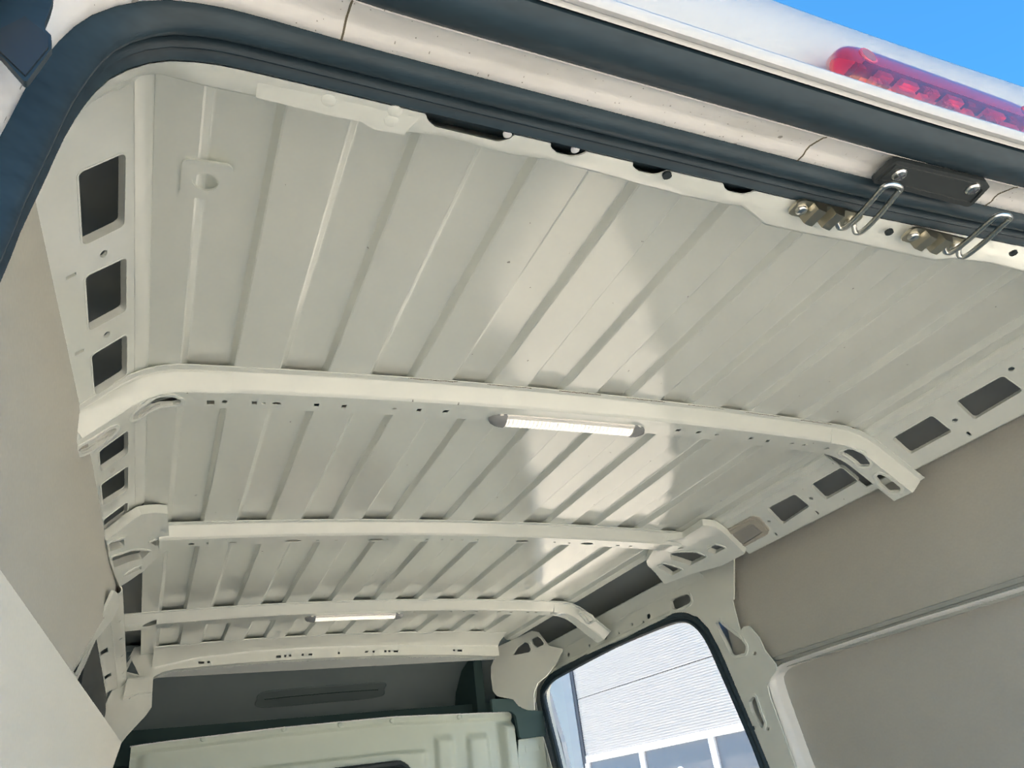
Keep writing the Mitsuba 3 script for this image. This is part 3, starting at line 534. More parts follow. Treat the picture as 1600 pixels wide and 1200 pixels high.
# header panel between the roof and the inner seal, sloping down to the notched rear edge
t = thing('rear_header', 'sloping white header panel above the rear opening with notched rear edge', 'header panel')
re_ = np.array(D['roofedge']); 
fx = np.concatenate([re_[:21, 0], [.40, .51, .60, .68]]); fy = np.concatenate([re_[:21, 1], [.533, .525, .522, .520]])
o_ = np.argsort(fx); fx, fy = fx[o_], fy[o_]
def roof_pt(x): return np.array([x, np.interp(x, fx, fy), cz(x) - .0025])
A = []
for k, b in enumerate(BASE):
    x, z = b
    if z > -.165 or abs(x + .01) < .62: A.append(roof_pt(np.clip(x * 1.0, -.700, .685)))
    else:                                # beside the opening: the rear edge of the rail, then of the wall lining
        q = np.interp(z, [-1.95, -.5, -.30, -.22, -.165], [.9, .16, .125, .06, .0])
        sgn = -1 if x < 0 else 1
        if sgn < 0: X = np.array([-.705, 0, -.022]) + np.array([-.7032, 0, -.711]) * min(q, .15)
        else: X = np.array([.688, 0, -.022]) + np.array([.7671, 0, -.6416]) * min(q, .15)
        yy = np.interp(q, [0, .06, .14, .9], [.53, .53, .50, .47])
        if z < -.30: X = np.array([x + sgn * .022, 0, z]) ; yy = .44
        A.append(np.array([X[0], yy, X[2]]))
A = np.array(A)
for _ in range(2): A[1:-1] = (A[:-2] + 2 * A[1:-1] + A[2:]) / 4
notch = [(-.500, -.422, .012, 1), (-.387, -.352, .010, 1), (-.303, -.266, .009, 1), (-.199, -.162, .008, 1)]
he = np.array(D['hdr_edge']); hx = np.concatenate([he[:23, 0], [.165, .22, .30, .45, .60, .70]]); hy = np.concatenate([he[:23, 1], [.4285, .423, .425, .424, .424, .426]])
def inset(x, z):
    for a, b, dpt, _ in notch:
        if z > -.2 and a < x < b: return dpt * min(1, ((x - a) / .012) ** .5, ((b - x) / .010) ** .5)
    return 0.0
TOPW = np.clip((BASE[:, 1] + .215) / .03, 0, 1) * np.clip((.712 - np.abs(BASE[:, 0] + .01)) / .03, 0, 1)
for _ in range(2): TOPW[1:-1] = (TOPW[:-2] + 2 * TOPW[1:-1] + TOPW[2:]) / 4
rows = []
for k in range(len(BASE) - 1):
    m = 8 if BASE[k, 1] > -.17 and -.55 < BASE[k, 0] < -.12 else 2
    for j in range(m):
        u = j / m; lerp = lambda a: a[k] * (1 - u) + a[k + 1] * u
        b2, o2, a3, w = lerp(BASE), lerp(OUTW), lerp(A), lerp(TOPW)
        b = np.array([b2[0] + o2[0] * .0005, .4015, b2[1] + o2[1] * .0005])
        ez = min(-.145, b[2] + .003); e = np.array([b[0], np.interp(b[0], hx, hy) * (.6463 + ez) / .5013, ez]) * w + (b + (a3 - b) * .5) * (1 - w)        # lower front edge of the box section
        a = a3 + np.array([0, -.045, .004]) * w
        i_ = inset(b[0], b[2]); d = e - b
        b = b + d * (i_ / max(np.linalg.norm(d), 1e-6))
        front = [b, b * .5 + e * .5, e - (e - b) * .10, e + (a - e) * .02, e + (a - e) * .06, e + (a - e) * .5, a]
        back = [q + np.array([0, .0004, .0022]) if n_ < 3 else q + np.array([0, -.002, .0008]) * w + np.array([0, .002, .002]) * (1 - w) for n_, q in enumerate(front)]
        rows.append(front + back[::-1])
add('header_panel', solid_loft(np.array(rows)), 'paint', t, smooth=35)
HN = np.array([0, 0, -1.])
for k, q in enumerate(D['strip_marks'][:3]): add('pressed_boss', dome(np.array(q) + HN * .0006, HN, .0060, .0010), 'paint_plain', t)
for q in D['strip_marks'][3:6]:  # solid black discs, painting the shade of small open holes
    add('hole_shade_disc', trimesh.creation.cylinder(.0045, .003, 12, transform=trimesh.transformations.translation_matrix(np.array(q) + HN * .0005) @ trimesh.geometry.align_vectors([0, 0, 1], HN)), 'rubber_dark', t)
for q in D['strip_marks'][10:12]: add('white_clip', dome(np.array(q) + HN * -.001, HN, .004, .0015), 'frame_white', t)
dp = poly([(-.63, .406), (-.63, .4245), (-.566, .4255), (-.548, .4245), (-.536, .4295), (-.512, .428), (-.503, .404)])
add('doubler_plate', sheet((np.array([0, 0, -.1464]), np.array([1., 0, 0]), np.array([0, 1., 0]), HN), dp, .0015, .0006), 'paint', t, smooth=False)

# ------------------------------------------------------------------ brake light on the roof edge
t = thing('brake_light', 'long red third brake light with rounded ends on the white roof edge', 'brake light')
xc, zb, yb, hl = -.004, -.0985, .2925, .143
def lens_rows(w, h, dpt, m=36):
    rows = []
    for u in np.linspace(-1, 1, m):
        u = math.copysign(1 - (1 - abs(u)) ** 1.6, u); e = max(1 - abs(u) ** 12, 0.0) ** .5; pr = []
        for a in np.linspace(0, 180, 17):
            r_ = math.radians(a); pr.append((xc + u * w, yb - dpt * (math.sin(r_) ** .5) * max(e, .05) ** .6, zb + h * math.cos(r_) * max(e, .06)))
        rows.append(pr)
    return np.array(rows)
lk = add('lens', grid(lens_rows(hl, .0345, .024)), 'red_lens', t, smooth=60)
add('backing', solid_loft(lens_rows(hl - .004, .032, .006)), 'red_back', t, smooth=60)
for k in range(10):
    for j in range(3):
        x0 = xc - .121 + k * .0225 + .006 * ((k * 5 + j * 3) % 4 - 1.5); z_ = zb - .005 - j * .0085
        add('prism_cell', bxm((x0, yb - .019 + j * .003, z_ - .0035), (x0 + .016 + .005 * ((k * 7 + j * 3) % 3 - 1), yb - .005, z_ + .0035)), 'red_cell' if (k * 2 + j) % 3 else 'red_dark', lk, smooth=False)
add('shelf_edge', bxm((xc - .118, yb - .020, zb + .002), (xc + .118, yb - .005, zb + .0035)), 'red_dark', t, smooth=False)
for sx in (-.113, .113):
    rim = trimesh.creation.torus(.0085, .0016, 20, 8); rim.apply_transform(trimesh.geometry.align_vectors([0, 0, 1], [0, -1, 0])); rim.apply_translation([xc + sx, yb - .0225, zb + .009])
    rk = add('screw_recess', rim, 'red_rim', t)
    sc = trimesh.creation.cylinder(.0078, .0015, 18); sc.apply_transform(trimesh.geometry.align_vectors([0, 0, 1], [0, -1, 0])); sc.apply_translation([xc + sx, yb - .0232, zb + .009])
    add('screw_shade_disc', sc, 'red_dark', rk)  # solid dark disc, its colour stands for the shade inside the hole

# ------------------------------------------------------------------ black cover plate with two screws in the gutter
t = thing('cover_plate', 'black cover plate held by two screws under the rear gutter', 'cover plate')
pl_ = rounded([(-.062, .350), (-.062, .3195), (.066, .3175), (.078, .322), (.084, .346), (.084, .352)], .004)
fr = (np.array([0, 0, -.1475]), np.array([1., 0, .035]), np.array([0, 1., 0]), np.array([.035, 0, -1.]))
add('plate', sheet(fr, pl_, .006, .006), 'black_plastic', t, smooth=False)
add('raised_edge', sheet(fr, pl_.buffer(-.004).difference(pl_.buffer(-.0065)), .004, .0075), 'black_plastic', t, smooth=False)
for x, y in ((-.043, .333), (.059, .3285)):
    c = np.array([x, y, -.1475 + .035 * x - .006]); sk = add('screw', dome(c, [0, 0, -1], .0075, .0045), 'steel', t)
    for a in (0, 90):
        m = bxm((-.0045, -.0008, -.0006), (.0045, .0008, .0006)); m.apply_transform(trimesh.transformations.rotation_matrix(math.radians(a + 30), [0, 0, 1])); m.apply_translation(c + [0, 0, -.0046]); add('screw_slot', m, 'dark_line', sk, smooth=False)

# ------------------------------------------------------------------ the two door strikers
def striker(x0, label):
    t = thing('door_striker', label, 'door striker', 'door strikers on the rear header')
    C_ = np.array([x0, .4035, -.1480]); X, Yv, N_ = np.array([1., 0, 0]), np.array([0, 1., 0]), HN
    fr = (C_, X, Yv, N_)
    bk = add('base_plate', sheet(fr, rounded(sbox(-.044, -.0105, .044, .0115), .006), .003, .003), 'zinc', t, smooth=False)
    for rx in (-.018, .006):                                        # two pressed ribs across the plate
        prof = [(-.009, 0), (-.006, .008), (.004, .010), (.009, 0)]
        add('pressed_rib', solid_loft(np.array([[C_ + X * (rx + a) + N_ * (.003 + h) + Yv * v for a, h in prof] for v in (-.0105, .0115)])), 'zinc', bk, smooth=False)
    for bx in (-.034, .034): add('bolt', dome(C_ + X * bx + N_ * .003 + Yv * .001, N_, .0065, .005, 16), 'steel', t)
    q = lambda dx, dy, dz: C_ + np.array([dx, dy, -.004 - dz])
    loop = [q(.006, -.004, 0), q(.013, .002, .004), q(.020, .006, .008), q(.022, -.002, .011), q(.015, -.030, .0145), q(.0075, -.056, .017), q(.0068, -.0635, .0175), q(.0115, -.0675, .018), q(.0205, -.0678, .018), q(.0265, -.0645, .0175), q(.0285, -.057, .017), q(.038, -.030, .0145), q(.0455, .000, .011), q(.0435, .007, .008), q(.040, .004, .003), q(.038, .002, 0)]
    add('wire_loop', tube(smooth_path(loop, 5), .0029, 12), 'steel', t)
striker(-.068, 'zinc door striker with wire loop, the one below the black cover plate')
striker(.093, 'zinc door striker with wire loop, right of the one under the cover plate')

# ------------------------------------------------------------------ hinge cover at the upper left corner of the opening
t = thing('hinge_cover', 'dark plastic hinge cover block at the top left corner of the rear opening', 'hinge cover')
frc = (np.array([0, .31, 0]), np.array([1., 0, 0]), np.array([0, 0, 1.]), np.array([0, -1., 0]))
add('cover_block', sheet(frc, rounded(D['corner31'], .0012), .004), 'rubber', t, smooth=False)
add('step_block', sheet(frc, poly([(-.7655, -.2835), (-.7450, -.3045), (-.7388, -.2805), (-.7405, -.2715), (-.752, -.262)]), .003, .0012), 'black_plastic', t, smooth=False)

# ------------------------------------------------------------------ wall linings
fr = frame('boardUL'); top_e = D['boardUL_top']
pg = poly(top_e + D['boardUL_far'][1:] + [(.50, -1.9), (-.06, -1.9)])
add('lining_panel', sheet(fr, pg, .009), 'lining', label='upper grey lining board on the left wall, its edge beside the perforated rail', cat='wall panel', smooth=False)
fr = frame('boardLL'); e = D['boardLL_edge']
pg = poly([(-.1, -.436)] + e + [(1.33, -1.0), (1.2, -1.9), (-.1, -1.9)])
add('lining_panel', sheet(fr, pg, .009), 'board', label='lower lighter grey lining board on the left wall with a pointed far corner', cat='wall panel', smooth=False)
frR = (np.array([.850, 0, 0]), np.array([0, 1., 0]), np.array([0, 0, 1.]), np.array([-1., 0, 0]))
add('lining_panel', sheet(frR, poly([(.47, -.08), (1.84, -.08), (1.84, -.40), (.47, -.40)]), .008), 'lining', label='upper grey lining board on the right wall above the slim mid rail', cat='wall panel', smooth=False)
add('lining_panel', sheet(shift(frR, 0, -.022), poly([(.47, -.385), (1.80, -.385), (1.80, -1.9), (.47, -1.9)]), .008), 'lining', label='lower grey lining board on the right wall below the slim mid rail', cat='wall panel', smooth=False)
t = thing('mid_rail', 'slim white edged grey rail across the right wall between the two lining boards', 'wall rail')
prof = [(.850, -.3725), (.846, -.3745), (.846, -.3830), (.850, -.3845), (.850, -.3925), (.846, -.3940), (.846, -.4040), (.850, -.4050), (.853, -.405), (.853, -.3725)]
add('grey_trim', solid_loft([[(x, y, z) for x, z in prof] for y in (.47, 1.70)]), 'trim_grey', t, smooth=False)
fl = smooth_path([(.44, -.393), (.938, -.398)] + D['flange'][1:] + [(1.66, -.8), (1.63, -1.9)], 4)
fl = resample(fl, .014)
dl_ = np.gradient(fl, axis=0); dl_ /= np.linalg.norm(dl_, axis=1)[:, None]; nl = np.stack([-dl_[:, 1], dl_[:, 0]], 1)     # towards the rail / pillar
pf = [(.872, -.0022), (.850, -.0018), (.8420, -.0010), (.8330, .0012), (.8310, .0030), (.8325, .0050), (.846, .0062), (.850, .0055), (.872, .005)]
wf = 1 + 2.2 * np.clip((-.405 - fl[:, 1]) / .03, 0, 1)
add('rolled_edge', solid_loft(np.array([[(x, q[0] + n_[0] * a * w, q[1] + n_[1] * a * w) for x, a in pf] for q, n_, w in zip(fl, nl, wf)])), 'edge_white', t, smooth=30)

# ------------------------------------------------------------------ right side door frame: pillar and header with holes
t = thing('door_frame', 'white steel pillar and header around the open side door, with oval and triangular holes', 'door frame')
fr = frame('doorR')
oo = D['open_out']
opening = poly([(3.02, -1.9)] + oo + [(1.70, -1.0), (1.68, -1.9)])
outer = poly([(1.725, -.095)] + D['pillar_rear'] + [(1.66, -.9), (1.63, -1.9), (3.3, -1.9), (3.3, -.1045), (2.15, -.1055)])
outer = outer.union(poly([(1.70, -.085), (1.79, -.075), (2.06, -.104), (2.2, -.106), (2.2, -.16), (1.75, -.20)]))
body = outer.difference(opening)
hs = [rounded(h, .004) for h in D['pillar_holes']]
for h in hs: body = body.difference(h)
for c in D['dh_holes']: body = body.difference(oval(c, .013, .0085))
for c in D['dh_small']: body = body.difference(oval(c, .0065, .005))
for c in D['pillar_small']: body = body.difference(oval(c, .008, .005))
fk = add('frame_panel', sheet(fr, body, .004), 'paint_plain', t, smooth=False)
for h in hs: add('hole_rim', sheet(fr, h.buffer(.008).difference(h), .012, .003), 'paint_plain', fk, smooth=False)
prof = [(.803, -.066), (.806, -.067), (.818, -.088), (.8235, -.100), (.8245, -.107), (.8250, -.120)]
ysw = np.linspace(1.86, 3.3, 12)
add('sloped_header', solid_loft([[(x, y, z) for x, z in thick(prof, .003)] for y in ysw]), 'paint_plain', t, smooth=40)
lipw = [(.8255, -.150), (.8215, -.158), (.8225, -.166), (.833, -.172), (.860, -.176), (.860, -.150)]
op = LineString(D['open_out'])
add('header_lip', solid_loft([[(x, y, z) for x, z in lipw] for y in np.linspace(2.06, 2.98, 8)]), 'paint_plain', t, smooth=40)
# the cavity behind pillar and header
hollow = outer.difference(opening); deep = hollow.intersection(sbox(1.5, -2, 1.93, -.215))
add('inner_wall', sheet(fr, hollow.difference(sbox(1.5, -2, 1.93, -.215)), .003, -.042), 'skin', t, smooth=False)
add('inner_wall', sheet(fr, deep, .003, -.088), 'skin', t, smooth=False)
add('top_closure', bxm((.866, 1.95, -.148), (.935, 3.10, -.145)), 'skin', t, smooth=False)
door_frame_key = t
t = thing('door_seal', 'black rubber seal around the open side door', 'rubber seal')
ii = np.array(D['open_in']); ctr = smooth_path(np.vstack([[(2.97, -1.9), (2.93, -.9)], ii, [(1.80, -.8), (1.78, -1.9)]]), 4); ctr = resample(ctr, .018)
ds = np.gradient(ctr, axis=0); ds /= np.linalg.norm(ds, axis=1)[:, None]; ns = np.stack([ds[:, 1], -ds[:, 0]], 1)
if (ns[len(ns) // 2] @ (np.array([2.4, -.5]) - ctr[len(ns) // 2])) > 0: ns = -ns          # outward
sp = [(.828, .032), (.822, .026), (.824, .018), (.829, .014), (.829, .010), (.823, .006), (.822, .001), (.828, -.003), (.837, .000), (.845, .010), (.847, .020), (.847, .034), (.840, .036)]
add('pillar_return', solid_loft(np.array([[(x, c[0] + n_[0] * a, c[1] + n_[1] * a) for x, a in [(.830, .037), (.871, .037), (.871, .033), (.830, .033)]] for c, n_ in zip(ctr, ns)])), 'paint_plain', door_frame_key, smooth=40)
rear = [k for k in range(len(ctr)) if ctr[k, 0] < 1.985 and ctr[k, 1] < -.19]
add('pillar_return', solid_loft(np.array([[(x, ctr[k, 0] + ns[k, 0] * a, ctr[k, 1] + ns[k, 1] * a) for x, a in [(.870, .037), (.917, .037), (.917, .033), (.870, .033)]] for k in rear])), 'skin', door_frame_key, smooth=40)
wid = np.interp(np.linalg.norm(ctr - np.array([2.4, -.19]), axis=1), [0, .8], [.72, 1.0])
add('rubber_profile', solid_loft(np.array([[(x, c[0] + n_[0] * a, c[1] + n_[1] * a) for x, a in sp] for c, n_ in zip(ctr, ns)])), 'rubber', t, smooth=40)

# ------------------------------------------------------------------ left side: post, inner header and seal seen along the wall
t = thing('door_post', 'slanted white post with a long slot beside the left lining board', 'pillar')
fr = frame('postL'); body = rounded(D['post'], .003)
for h in D['post_holes']: body = body.difference(poly(h))
add('post_panel', sheet(fr, body, .006, .002), 'paint_plain', t, smooth=False)
t = thing('inner_header', 'narrow white inner header with slits along the left wall', 'header panel')
prof = [(-.775, -.060), (-.749, -.093), (-.745, -.100), (-.747, -.107), (-.765, -.127), (-.770, -.129)]
ysw = np.linspace(1.92, 3.02, 8)
solid = man(solid_loft([[(x, y, z) for x, z in thick(prof, -.003)] for y in ysw]))
for y, l in ((2.15, .05), (2.34, .03), (2.55, .05), (2.62, .02), (2.80, .05), (2.87, .03)): solid = solid - man(bxm((-.775, y, -.116), (-.735, y + l * .35, -.111)))
add('upper_face', solid, 'paint_plain', t, smooth=40)
prof = [(-.766, -.127), (-.775, -.129), (-.790, -.135), (-.799, -.142), (-.803, -.150), (-.803, -.160)]
solid = man(solid_loft([[(x, y, z) for x, z in thick(prof, -.003)] for y in ysw]))
for y in (2.36, 2.70, 2.98): solid = solid - man(bxm((-.800, y, -.17), (-.783, y + .06, -.11)))
add('lower_face', solid, 'paint_plain', t, smooth=40)
t = thing('door_seal', 'black rubber seal strip along the left wall under the inner header', 'rubber seal')
prof = [(-.798, -.160), (-.800, -.175), (-.797, -.195), (-.800, -.24), (-.804, -.5), (-.83, -.5), (-.83, -.155)]
add('rubber_profile', solid_loft([[(x, y, z) for x, z in prof] for y in ysw]), 'rubber_dark', t, smooth=40)
# front corner brackets
t = thing('front_bracket', 'white steel corner bracket with a triangular hole at the left end of the front header', 'bracket')
fr = frame('front')
body = rounded([(-.757, -.054), (-.734, .0039), (-.678, .0101), (-.6677, -.0587), (-.6606, -.1928), (-.679, -.2214), (-.7233, -.2726), (-.79, -.36), (-.86, -.36), (-.86, -.20), (-.80, -.17), (-.775, -.10)], .004)
for h in D['pfL_holes'][3:]: body = body.difference(poly(h))
add('bracket_plate', sheet(fr, body, .006, .004), 'paint_plain', t, smooth=False)
for h in D['pfL_holes'][3:4]: add('hole_rim', sheet(fr, poly(h).buffer(.006).difference(poly(h)), .010, .008), 'paint_plain', t, smooth=False)
prof = [(-.722, -.098), (-.690, -.092), (-.664, -.094), (-.662, -.125), (-.690, -.128), (-.73, -.150)]
add('folded_shelf', solid_loft([[(x, y, z) for x, z in [(-.745, -.105), (-.665, -.098), (-.664, -.150), (-.70, -.150), (-.75, -.165)]] for y in (2.965, 3.0)]), 'paint_plain', t, smooth=False)
t = thing('front_bracket', 'white steel corner bracket with two dark windows beside the side door', 'bracket')
fr = frame('frontR'); body = rounded(D['pfR_out'], .004)
hs = [rounded(h, .004) for h in D['pfR_holes']]
for h in hs: body = body.difference(h)
add('bracket_plate', sheet(fr, body, .006), 'paint_plain', t, smooth=False)
for h in hs: add('hole_rim', sheet(fr, h.buffer(.006).difference(h), .010, .003), 'paint_plain', t, smooth=False)

# ------------------------------------------------------------------ front header over the cab opening
t = thing('front_header', 'white front header with a row of small holes over the dark cab opening', 'header panel')
fr = frame('front')
tp, lw = D['fh_edge_top'], D['fh_edge_low']
tpx = np.array(tp)[:, 0]; tpz = np.array(tp)[:, 1]
arcz = lambda x: np.interp(x, np.array(lw)[1:, 0], np.array(lw)[1:, 1])
xs = np.linspace(-.672, .62, 40)
face_pg = poly([(x, np.interp(x, tpx, tpz) + .002) for x in xs] + [(x, np.interp(x, np.array(lw)[:, 0], np.array(lw)[:, 1])) for x in xs[::-1]])
for q in D['fh_rects']: face_pg = face_pg.difference(poly(q))
for c in D['fh_ovals']: face_pg = face_pg.difference(oval(c, .0048, .0045))
add('face_panel', sheet(fr, face_pg, .004), 'paint_plain', t, smooth=False)
rows = []
for x in xs:
    zt_ = np.interp(x, tpx, tpz)
    rows.append([(x, 2.90, cz(x) - .001), (x, 2.93, cz(x) - .006), (x, 2.975, min(zt_ + .014, cz(x) - .004)), (x, 2.990, zt_ + .006), (x, 2.9985, zt_ + .004), (x, 3.000, zt_ - .002), (x, 3.004, zt_ - .002), (x, 3.004, cz(x) + .004), (x, 2.90, cz(x) + .004)])
add('upper_ledge', solid_loft(np.array(rows)), 'paint_plain', t, smooth=40)
add('inner_wall', bxm((-.68, 3.05, -.09), (.62, 3.054, .03)), 'skin', t, smooth=False)
add('under_flange', solid_loft([[(x, 3.0, np.interp(x, np.array(lw)[:, 0], np.array(lw)[:, 1]) + .003), (x, 3.052, np.interp(x, np.array(lw)[:, 0], np.array(lw)[:, 1]) + .004), (x, 3.052, np.interp(x, np.array(lw)[:, 0], np.array(lw)[:, 1]) + .001), (x, 3.0, np.interp(x, np.array(lw)[:, 0], np.array(lw)[:, 1]))] for x in xs]), 'paint_plain', t, smooth=40)

# ------------------------------------------------------------------ cab seen over the bulkhead
t = thing('cab_headliner', 'dark grey cab headliner seen over the bulkhead, with an oval storage recess', 'headliner')
add('rear_panel', solid_loft([[(x, y, z) for y, z in [(3.04, .0), (3.30, -.015), (3.46, -.06), (3.56, -.14), (3.60, -.23), (3.63, -.23), (3.60, .02), (3.04, .02)]] for x in np.linspace(-.82, .82, 8)]), 'cab_cloth', t, smooth=45)
rc = smooth_path([(-.262, -.112), (-.245, -.092), (-.12, -.086), (.12, -.083), (.262, -.085), (.268, -.105), (.252, -.130), (.0, -.136), (-.24, -.137)], 5, True)
rcm = []
def back(x, z): return np.array([x, np.interp(-z, [.015, .06, .14, .23], [3.30, 3.46, 3.56, 3.60]) - .004, z])
rp = Polygon(rc).segmentize(.02); rm = trimesh.creation.extrude_polygon(rp, .004, engine='earcut'); rv = np.array(rm.vertices)
rm = trimesh.Trimesh(np.array([back(x, z) + [0, -w, 0] for x, z, w in rv]), rm.faces, process=False)
add('recess_panel', rm, 'cab_mid', t, smooth=False)
add('recess_edge', tube([back(x, z) for x, z in rc], .004, 8, True), 'cab_mid', t)
add('recess_slot', tube(smooth_path([back(x, z) for x, z in [(-.235, -.112), (-.1, -.108), (.1, -.105), (.245, -.105)]], 4), .004, 8), 'cab_dark', t)
add('lower_band', bxm((-.95, 3.36, -.33), (.95, 3.40, -.215)), 'cab_dark', t, smooth=False)
for q in (((.62, 3.30, -.4), (.66, 3.62, .0)), ((-.90, 3.2, -.6), (-.86, 3.62, .0))): add('side_trim', bxm(*q), 'cab_dark', t, smooth=False)
tag('wall_front', 'dark cab shell ahead of the load space', None, None, 'structure')
add('cab_shell', cat_(bxm((-1.0, 4.55, -2.2), (1.0, 4.6, .04)), bxm((-1.0, 3.2, -2.2), (1.0, 4.6, -2.15)), bxm((.90, 3.36, -2.2), (.95, 4.6, .0))), 'cab_dark', 'wall_front', smooth=False)

# ------------------------------------------------------------------ bulkhead
t = thing('bulkhead', 'pale green grey pressed steel bulkhead with bolts along its top edge', 'partition')
nx, nz_ = 240, 120
X = np.linspace(-.93, .93, nx); Zg = np.linspace(-.292, -1.93, nz_)
Zg = np.concatenate([np.linspace(0, -.30, 75), np.linspace(-.31, -1.66, 46)])   # depth below the top edge
sm = lambda a, b, x: np.clip((x - a) / (b - a), 0, 1) ** 2 * (3 - 2 * np.clip((x - a) / (b - a), 0, 1))
tx = np.array([-.93, -.7157, -.6433, -.219, .2011, .7003, .93]); tz = np.array([-.302, -.2963, -.2906, -.2754, -.2696, -.2880, -.2885])
def disp(x, d):
    """how far the pressing stands towards the load space at x, d below the top edge"""
    v = -.012 * sm(.020, .030, d)                                     # step behind the flange
    for a, b in ((.372, .432), (.505, .580)): v += .014 * sm(a - .012, a + .004, x) * (1 - sm(b - .004, b + .012, x)) * sm(.065, .10, d)
    v += .030 * sm(.625, .665, x) * sm(.03, .06, d)
    v += .012 * sm(-.62, -.60, x) * (1 - sm(.310, .335, x)) * sm(.118, .132, d)
    v -= .010 * (1 - sm(-.69, -.665, x)) * sm(.02, .04, d)
    return v
def top_z(x): return np.interp(x, tx, tz)
Gm = np.array([[(x, 3.12 - disp(x, -d), top_z(x) + d) for d in Zg] for x in X if -.7165 <= x <= .70])
v, f = grid(Gm)
wx, wd0, wd1 = (-.36, .26), .160, .57
cen = v[f].mean(1); dd = np.interp(cen[:, 0], tx, tz) - cen[:, 2]
inside = (dd > wd0) & (dd < wd1) & (cen[:, 0] > wx[0]) & (cen[:, 0] < wx[1])
cxn = np.clip(cen[:, 0], wx[0] + .05, wx[1] - .05); cdn = np.clip(dd, wd0 + .05, wd1 - .05)
inside &= np.hypot(cen[:, 0] - cxn, dd - cdn) < .052
add('pressed_panel', (v, f[~inside]), 'paint_green', t, smooth=True)
wc = sbox(wx[0] + .06, wd0 + .06, wx[1] - .06, wd1 - .06).buffer(.055, quad_segs=6)
wp = [(x, 3.112 if x < .31 else 3.10, top_z(x) - d) for x, d in np.array(wc.exterior.segmentize(.05).coords)[:-1]]
add('window_seal', tube(wp, .012, 8, True), 'rubber_dark', t)
add('window_glass', bxm((-.40, 3.142, -.90), (.30, 3.145, -.40)), 'glass', t, smooth=False)
for c in D['bulk_bolts']: add('bolt', dome((c[0], 3.119, c[1]), [0, -1, 0], .0085, .005), 'paint_green', t)
edge = [(x, 3.118, top_z(x)) for x in np.linspace(-.7157, .70, 30)]
add('folded_edge', tube(edge, .0022, 8), 'frame_white', t)
pg = poly([(.70, -.45), (.71, -.395), (.80, -.392), (.822, -.392), (.822, -1.9), (.70, -1.9)])
add('side_step', sheet(frame('bulk'), pg, .01, .012), 'paint_green', t, smooth=False)
add('pressed_square', sheet(frame('bulk'), rounded(sbox(.735, -.445, .80, -.415), .006).difference(rounded(sbox(.737, -.443, .798, -.417), .005)), .01, .0145), 'paint_green', t, smooth=False)
t = thing('belt_cover', 'dark green black plastic cover between the bulkhead and the side door', 'trim cover')
fr = frame('cover')
add('cover_panel', sheet(fr, rounded([(.60, -.2375), (.70, -.2431), (.7196, -.2771), (.7551, -.2919), (.822, -.299), (.822, -.392), (.712, -.395), (.704, -.386), (.6999, -.3363), (.6982, -.3072), (.6779, -.2888), (.60, -.2856)], .003), .02), 'cab_dark', t, smooth=False)

# ------------------------------------------------------------------ jamb ahead of the side door
t = thing('door_jamb', 'white door jamb with a black latch outside the front edge of the side door', 'door jamb')
frj = (np.array([.905, 0, 0]), np.array([0, 1., 0]), np.array([0, 0, 1.]), np.array([-1., 0, 0]))
add('jamb_panel', sheet(frj, poly([(3.30, -.17), (3.205, -.195), (3.185, -.225), (3.14, -.36), (3.115, -.42), (3.10, -.52), (3.02, -1.2), (2.98, -1.9), (3.35, -1.9)]), .02), 'frame_white', t, smooth=False)
add('latch', sheet(shift(frj, 0, .01), rounded([(3.22, -.29), (3.185, -.30), (3.155, -.345), (3.15, -.385), (3.19, -.395)], .006), .02), 'black_plastic', t, smooth=False)

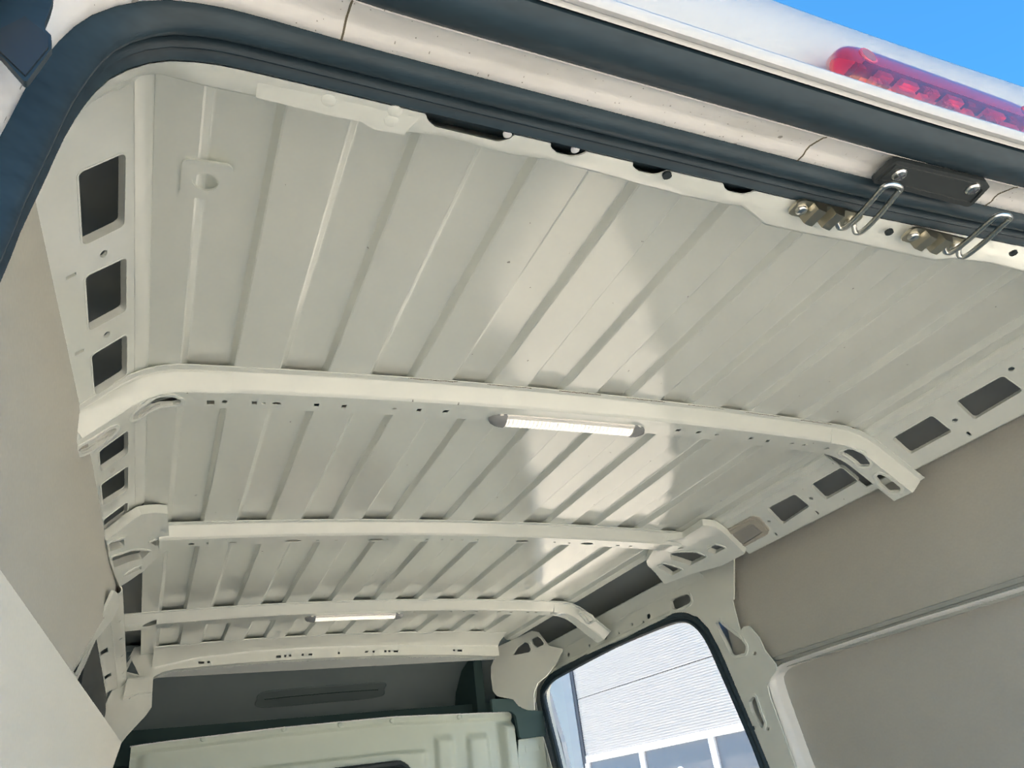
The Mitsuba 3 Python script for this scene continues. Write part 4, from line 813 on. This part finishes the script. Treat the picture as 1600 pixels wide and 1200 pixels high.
# ------------------------------------------------------------------ building across the yard
t = thing('building', 'white hall facade with ribbed panels and blue windows across the yard', 'building')
Fo, FU = np.array(D['Fac']['o']), np.array(D['Fac']['U']); FN = np.array([-FU[1], FU[0], 0])       # towards the van
FZ = np.array([0, 0, 1.])
fr = (Fo, FU, FZ, FN)
u0, u1 = -16.0, 1.80
ph = .90
for k in range(4):
    zb_ = .02 + ph * k
    prof = [(zb_ + .006, -.02), (zb_ + .006, 0)]
    nr = 24; p_ = (ph - .012) / nr
    for j in range(nr):
        z_ = zb_ + .006 + j * p_
        prof += [(z_ + p_ * .42, 0), (z_ + p_ * .56, -.008), (z_ + p_ * .80, -.008), (z_ + p_ * .94, 0)]
    prof += [(zb_ + ph - .006, 0), (zb_ + ph - .006, -.02)]
    add('cladding_panel', grid([[Fo + FU * u + FZ * z_ + FN * d for z_, d in prof] for u in (u0, u1)]), 'cladding', t, smooth=False)
def fbox(a, b, z0, z1, d0, d1):
    m = bxm((a, z0, d0), (b, z1, d1)); v = np.array(m.vertices); return trimesh.Trimesh(Fo + v[:, :1] * FU + v[:, 1:2] * FZ + v[:, 2:] * FN, m.faces, process=False)
add('backing_wall', fbox(u0, 8, -2.5, 3.62, -.4, -.021), 'dark_line', t, smooth=False)
add('window_band', fbox(u0, u1 - .02, -.085, .02, -.02, .03), 'frame_white', t, smooth=False)
ms = [1.77] + [.283 - 1.585 * k for k in range(9)]
for a in ms: add('mullion', fbox(a - .062, a + .062, -2.2, -.085, -.02, .025), 'frame_white', t, smooth=False)
for a, b in zip(ms[:-1], ms[1:]): add('window_pane', fbox(b + .062, a - .062, -2.2, -.085, -.02, -.005), 'pane', t, smooth=False)
add('plinth', fbox(u0, 1.8, -2.5, -2.2, -.02, .03), 'frame_white', t, smooth=False)
add('corner_strip', fbox(1.80, 1.885, -2.5, 3.6, -.05, .02), 'dark_line', t, smooth=False)
add('corner_panel', fbox(1.885, 2.14, -2.5, 3.6, -.05, .03), 'panel_grey', t, smooth=False)
add('glass_panel', fbox(2.14, 6.0, -2.5, 3.6, -.05, .01), 'panel_blue', t, smooth=False)
rd = rounded(D['fac']['blob'] + [[-.61, -.55], [-.435, -.55]], .05)
add('round_sign', sheet((Fo, FU, FZ, FN), Point(-.52, -.47).buffer(.105), .004, .004), 'frame_white', t, smooth=False)
